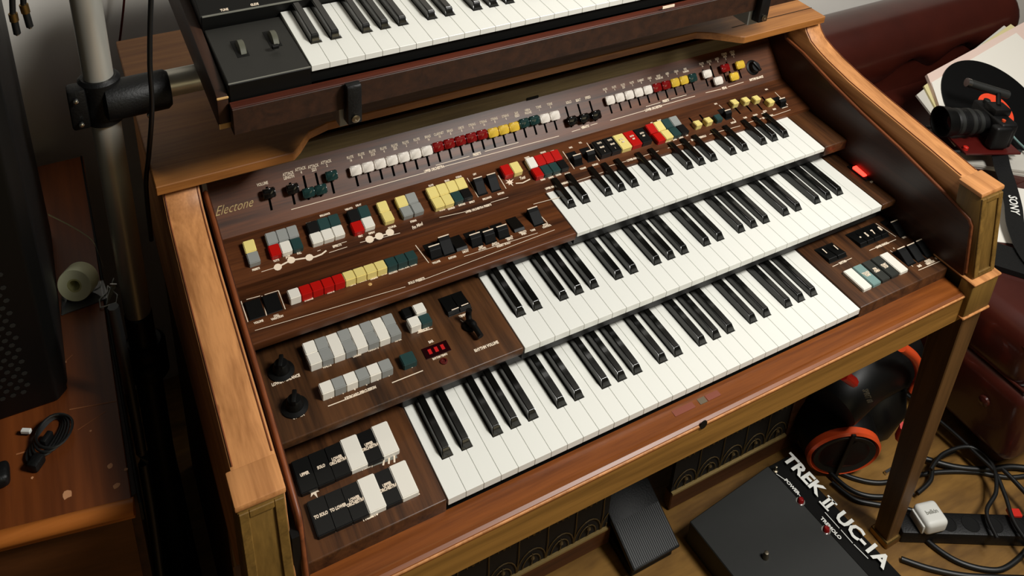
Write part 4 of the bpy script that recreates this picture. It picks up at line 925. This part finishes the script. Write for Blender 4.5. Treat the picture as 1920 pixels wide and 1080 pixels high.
MT = Matrix((d, yv, nv)).transposed().to_4x4(); MT.translation = SPs[k]
pt = Print(MT); pt.text(0, 0, 'SONY', .025, bold=.02, h=.0018, sx=.9); pt.done(cm, 'print_white', 'strap_lettering')
tag(link('loose_cable', tube([on(2, SZ + .05, 1890, 242), on(2, SZ + .035, 1905, 262), on(2, SZ + .035, 1935, 290)], .003), 'tab_teal'), 'short greenish cable lying at the lower right edge of the record', 'cable')
# ------------------------------------------------------------------ FLOOR ITEMS
# foot controller box
bz = FLOOR
ff = thing('foot_controller', 'black metal foot controller marked TREK II UC-1A on the floor under the organ', 'pedal', (.72, 0, bz))
H1 = .07
A_, B_, C_ = on(2, bz + H1, 1286, 990), on(2, bz + H1, 1428, 870), on(2, bz + H1, 1478, 852)
D_ = on(2, bz + H1, 1690, 1075)
ex = (Vector((D_.x, D_.y, 0)) - Vector((C_.x, C_.y, 0))).normalized()          # along the lettering, towards the viewer
ey = Vector((-ex.y, ex.x, 0))                                                  # to the right/back
if ey.dot(Vector((1, 0, 0))) < 0: ey = -ey
FB_ = Matrix((ex, ey, ex.cross(ey))).transposed().to_4x4()
flip = FB_.col[2].z < 0
org = Vector((C_.x, C_.y, bz)); 
wA = (Vector((B_.x, B_.y, 0)) - Vector((A_.x, A_.y, 0))).length
Lb = .325
def bp(a, b, z): return org + ex * a + ey * b + Vector((0, 0, z))
def solid(pts8):
    bm = bmesh.new(); v = [bm.verts.new(p) for p in pts8]
    for f_ in ((0, 1, 2, 3), (7, 6, 5, 4), (0, 4, 5, 1), (1, 5, 6, 2), (2, 6, 7, 3), (3, 7, 4, 0)): bm.faces.new([v[i] for i in f_])
    bmesh.ops.recalc_face_normals(bm, faces=bm.faces); bmesh.ops.bevel(bm, geom=bm.edges[:], offset=.0015, segments=1, affect='EDGES'); return tomesh(bm, 's')
W1 = .058
part('control_strip', solid([bp(0, -W1, .002), bp(Lb, -W1, .002), bp(Lb, 0, .002), bp(0, 0, .002), bp(0, -W1, H1 + .004), bp(Lb, -W1, H1 + .004), bp(Lb, 0, H1 - .004), bp(0, 0, H1 - .004)]), 'gloss_black', ff)
part('pedal_plate', solid([bp(.0, -.26, .002), bp(Lb, -.26, .002), bp(Lb, -W1, .002), bp(0, -W1, .002), bp(.0, -.26, H1 - .010), bp(Lb, -.26, H1 - .010), bp(Lb, -W1, H1 + .006), bp(0, -W1, H1 + .006)]), 'metal_dark', ff)
q = on(2, bz + H1 + .002, 1436, 1041)
part('plate_bolt', lathe([(.006, 0), (.006, .004), (.004, .009), (.004, .014), (0, .015)], 12), 'screw', ff, Matrix.Translation((q.x, q.y, bz + H1 - .004)))
MT = Matrix((ex, ey, Vector((0, 0, 1)))).transposed().to_4x4()
xdir = ex; ydir = Vector((0, 0, 1)).cross(ex)
MT = Matrix((xdir, ydir, Vector((0, 0, 1)))).transposed().to_4x4()
def onbox(x, y): return on(2, bz + H1 + .001, x, y)
pt = Print(MT)
def btext(x, y, s, size, **k_):
    p = onbox(x, y); q_ = MT.inverted() @ p; pt.text(q_.x, q_.y, s, size, h=bz + H1 + .005, sx=1.05, **k_)
btext(1505, 891, 'TREK', .036, bold=.035); btext(1552, 946, 'II', .032, bold=.03)
btext(1615, 1013, 'UC-1A', .036, bold=.035)
for xx in (1552,):
    p = MT.inverted() @ onbox(xx, 946)
    for dy_ in (-.0118, .0118): pt.line((p.x - .011, p.y + dy_), (p.x + .011, p.y + dy_), .0035, h=bz + H1 + .0052)
btext(1484, 915, 'POWER', .0095, bold=.03); btext(1557, 993, 'TREMOLO', .0095, bold=.04)
for q0, q1 in (((1455, 891), (1474, 904)), ((1490, 921), (1500, 933)), ((1546, 963), (1573, 993)), ((1576, 996), (1598, 1021)), ((1600, 1023), (1627, 1050))):
    a_, b_ = MT.inverted() @ onbox(*q0), MT.inverted() @ onbox(*q1); pt.line((a_.x, a_.y), (b_.x, b_.y), .0013, h=bz + H1 + .005)
pt.done(ff, 'print_white', 'lettering')
for x, y, m_ in ((1500, 943, 'slide_red'), (1548, 997, 'slide_red')):
    p = onbox(x, y)
    part('lamp_ring', lathe([(.009, 0), (.0085, .003), (.006, .003)], 18), 'chrome', ff, Matrix.Translation((p.x, p.y, bz + H1 + .003)))
    part('red_lamp', lathe([(.0062, 0), (.0062, .006), (.004, .0095), (0, .0105)], 16), 'slide_red', ff, Matrix.Translation((p.x, p.y, bz + H1 + .004)))
p = onbox(1453, 885); part('toggle_switch', lathe([(.005, 0), (.005, .003), (.002, .004), (.0025, .014), (0, .015)], 12), 'screw', ff, Matrix.Translation((p.x, p.y, bz + H1 + .003)))
# vacuum cleaner
va = thing('vacuum_cleaner', 'black and red cylinder vacuum cleaner with orange ring behind the organ leg', 'vacuum cleaner', (.97, .15, FLOOR))
vc = Vector((.925, .103, -.594)); vd = Vector((-.40, -.85, -.12)).normalized()
MV = Matrix.Translation(vc) @ vd.to_track_quat('Z', 'Y').to_matrix().to_4x4()
MV.translation = vc + vd * 0
part('body', lathe([(.05, -.20), (.068, -.18), (.076, -.14), (.080, -.08), (.077, -.03), (.073, -.012)], 40), 'gloss_black', va, MV)
part('orange_ring', lathe([(.062, -.004), (.069, .004), (.074, .0), (.074, -.012), (.070, -.016)], 44), 'orange', va, MV)
part('ring_rim', lathe([(.051, .001), (.062, .004), (.064, -.002)], 40), 'metal_dark', va, MV)
part('filter_face', lathe([(0, -.004), (.051, -.002), (.052, .001)], 36), 'dark_red', va, MV)
part('handle_strap', box((-.0045, -.074, .002), (.0045, .074, .0065), .001), 'gloss_black', va, MV @ Matrix.Rotation(.0, 4, 'Z'))
def vq(x, y, Y): return on(1, Y, x, y)
part('top_housing', tube([vq(1560, 760, .14), vq(1610, 700, .16), vq(1670, 660, .2)], [.05 + .0015 * i for i in range(17)], 20), 'gloss_black', va)
part('dust_drum', lathe([(0, -.085), (.045, -.075), (.07, -.03), (.074, .03), (.05, .075), (0, .085)], 32), 'gloss_black', va, Matrix.Translation((1.06, .17, FLOOR + .078)) @ Matrix.Rotation(.5, 4, 'Y'))
part('red_arc', tube([vq(1690, 650, .10), vq(1716, 672, .10), vq(1725, 705, .10), vq(1712, 735, .10)], .010, 12), 'orange', va)
part('red_clip', tube([vq(1697, 800, .06), vq(1690, 820, .07)], [.010, .013], 8, sp=False), 'red', va)
part('red_handle', tube([vq(1580, 702, .08), vq(1600, 716, .08)], .010, 8, sp=False), 'red', va)
vt = Print(Matrix((Vector((.50, .12, -.86)).normalized(), Vector((.80, -.45, .40)).normalized(), Vector((0, 0, 1)))).transposed().to_4x4())
nrm = (CP - vq(1622, 738, .09)).normalized(); xd = (vq(1640, 775, .09) - vq(1614, 710, .09)).normalized(); yd = nrm.cross(xd).normalized(); nn = xd.cross(yd)
MT2 = Matrix((xd, yd, nn)).transposed().to_4x4(); MT2.translation = vq(1626, 742, .075)
vt = Print(MT2); vt.text(0, 0, 'SPIRIT 60', .015, shear=.2, sx=1); vt.done(va, 'print_dark', 'housing_lettering')
# power strip
pz0, pz1 = on(2, FLOOR + .035, 1705, 975), on(2, FLOOR + .035, 2010, 985)
ps_ = thing('power_strip', 'long black power strip lying on the floor right of the organ leg', 'power strip', (pz0.x, pz0.y, FLOOR))
d = (pz1 - pz0); Lz = d.length; d.normalize(); yv = Vector((0, 0, 1)).cross(d)
MP = Matrix((d, yv, Vector((0, 0, 1)))).transposed().to_4x4(); MP.translation = Vector((pz0.x, pz0.y, FLOOR))
part('strip_body', box((-.02, -.022, 0), (Lz, .022, .030), .004, 2), 'plastic_black', ps_, MP)
for i in range(5): part('socket', lathe([(.017, .0302), (.0165, .0308), (.0145, .0308), (.0145, .0296), (0, .0296)], 20), 'gloss_black', ps_, MP @ Matrix.Translation((.075 + i * .045, 0, 0)))
q = MP.inverted() @ on(2, FLOOR + .04, 1903, 958); part('red_switch', box((q.x - .012, q.y - .007, .029), (q.x + .014, q.y + .009, .036), .0015), 'red', ps_, MP, label='red rocker switch')
q = on(2, FLOOR + .075, 1750, 952)
wa = thing('white_adapter', 'white rounded square plug adapter sitting on the power strip', 'adapter', (q.x, q.y, FLOOR + .035))
MW = Matrix.Translation((q.x, q.y, FLOOR + .031)) @ Matrix.Rotation(-.25, 4, 'Z')
part('adapter_body', box((-.024, -.024, 0), (.024, .024, .032), .009, 4), 'cream', wa, MW)
part('adapter_back', box((-.028, -.018, .0), (-.022, .020, .022), .003, 2), 'cream', wa, MW)
pw = Print(MW); pw.text(0, 0, 'belkin', .011, h=.0322, sx=1); pw.done(wa, 'print_dark', 'lettering')
# floor cables
def fc(pts, r=.0045, z=.006): return [on(2, FLOOR + (p[2] if len(p) > 2 else z), p[0], p[1]) for p in pts]
CB = [
 (((1700, 740), (1775, 800), (1830, 850), (1865, 885), (1885, 930), (1905, 985), (1960, 1060)), 'black floor cable crossing diagonally down over the power strip', .0042, .042),
 (((1690, 1048), (1740, 1065), (1800, 1078), (1860, 1082), (1960, 1085)), 'black cable leaving the foot controller along the bottom edge', .0050, .006),
 (((1715, 975), (1735, 1010), (1790, 1050), (1850, 1068), (1890, 1062), (1935, 1020), (1990, 940)), 'black cable looping in a wide curve below the white adapter', .0050, .006),
 (((1560, 905), (1600, 935), (1640, 945), (1690, 952), (1720, 960)), 'black cable under the vacuum running towards the power strip', .0045, .006),
 (((1550, 880), (1590, 915), (1630, 930), (1680, 930), (1712, 925)), 'black cable lying just below the orange ring', .0045, .012),
 (((1545, 872), (1600, 896), (1650, 905), (1700, 895), (1760, 885), (1830, 885), (1900, 895), (1980, 880)), 'black cable crossing behind the organ leg to the right', .0045, .006),
 (((1745, 880), (1770, 850), (1820, 838), (1860, 870), (1868, 920), (1850, 960), (1870, 1010)), 'loose black cable loop right of the organ leg', .0040, .044),
 (((1735, 860), (1790, 875), (1850, 880), (1900, 875), (1970, 885)), 'bundled black cable running right towards the sofa', .0055, .012),
 (((1880, 880), (1905, 905), (1945, 950), (1990, 1010)), 'black cable bending down near the right edge', .0048, .044),
 (((1720, 925), (1745, 900), (1752, 865), (1790, 845)), 'black cable rising behind the white adapter', .0045, .018),
]
for pts, lb, r, z_ in CB: tag(link('floor_cable', tube([q_ + Vector((0, 0, .0)) for q_ in fc(pts, r, z_)], r, 8), 'cable'), lb, 'cable', 'black cables tangled on the floor')
sc_ = on(2, FLOOR + .004, 1668, 882); tag(link('metal_bracket', box((-.014, -.003, 0), (.014, .003, .008), .001), 'chrome'), 'small shiny metal piece on the floor left of the organ leg', 'bracket').matrix_basis = Matrix.Translation((sc_.x, sc_.y, FLOOR))
sc_ = on(2, FLOOR + .004, 1868, 832); tag(link('paper_scrap', box((-.012, -.004, 0), (.012, .004, .001)), 'bare_wood'), 'tiny pale scrap on the floor beside the sofa foot', 'scrap').matrix_basis = Matrix.Translation((sc_.x, sc_.y, FLOOR))
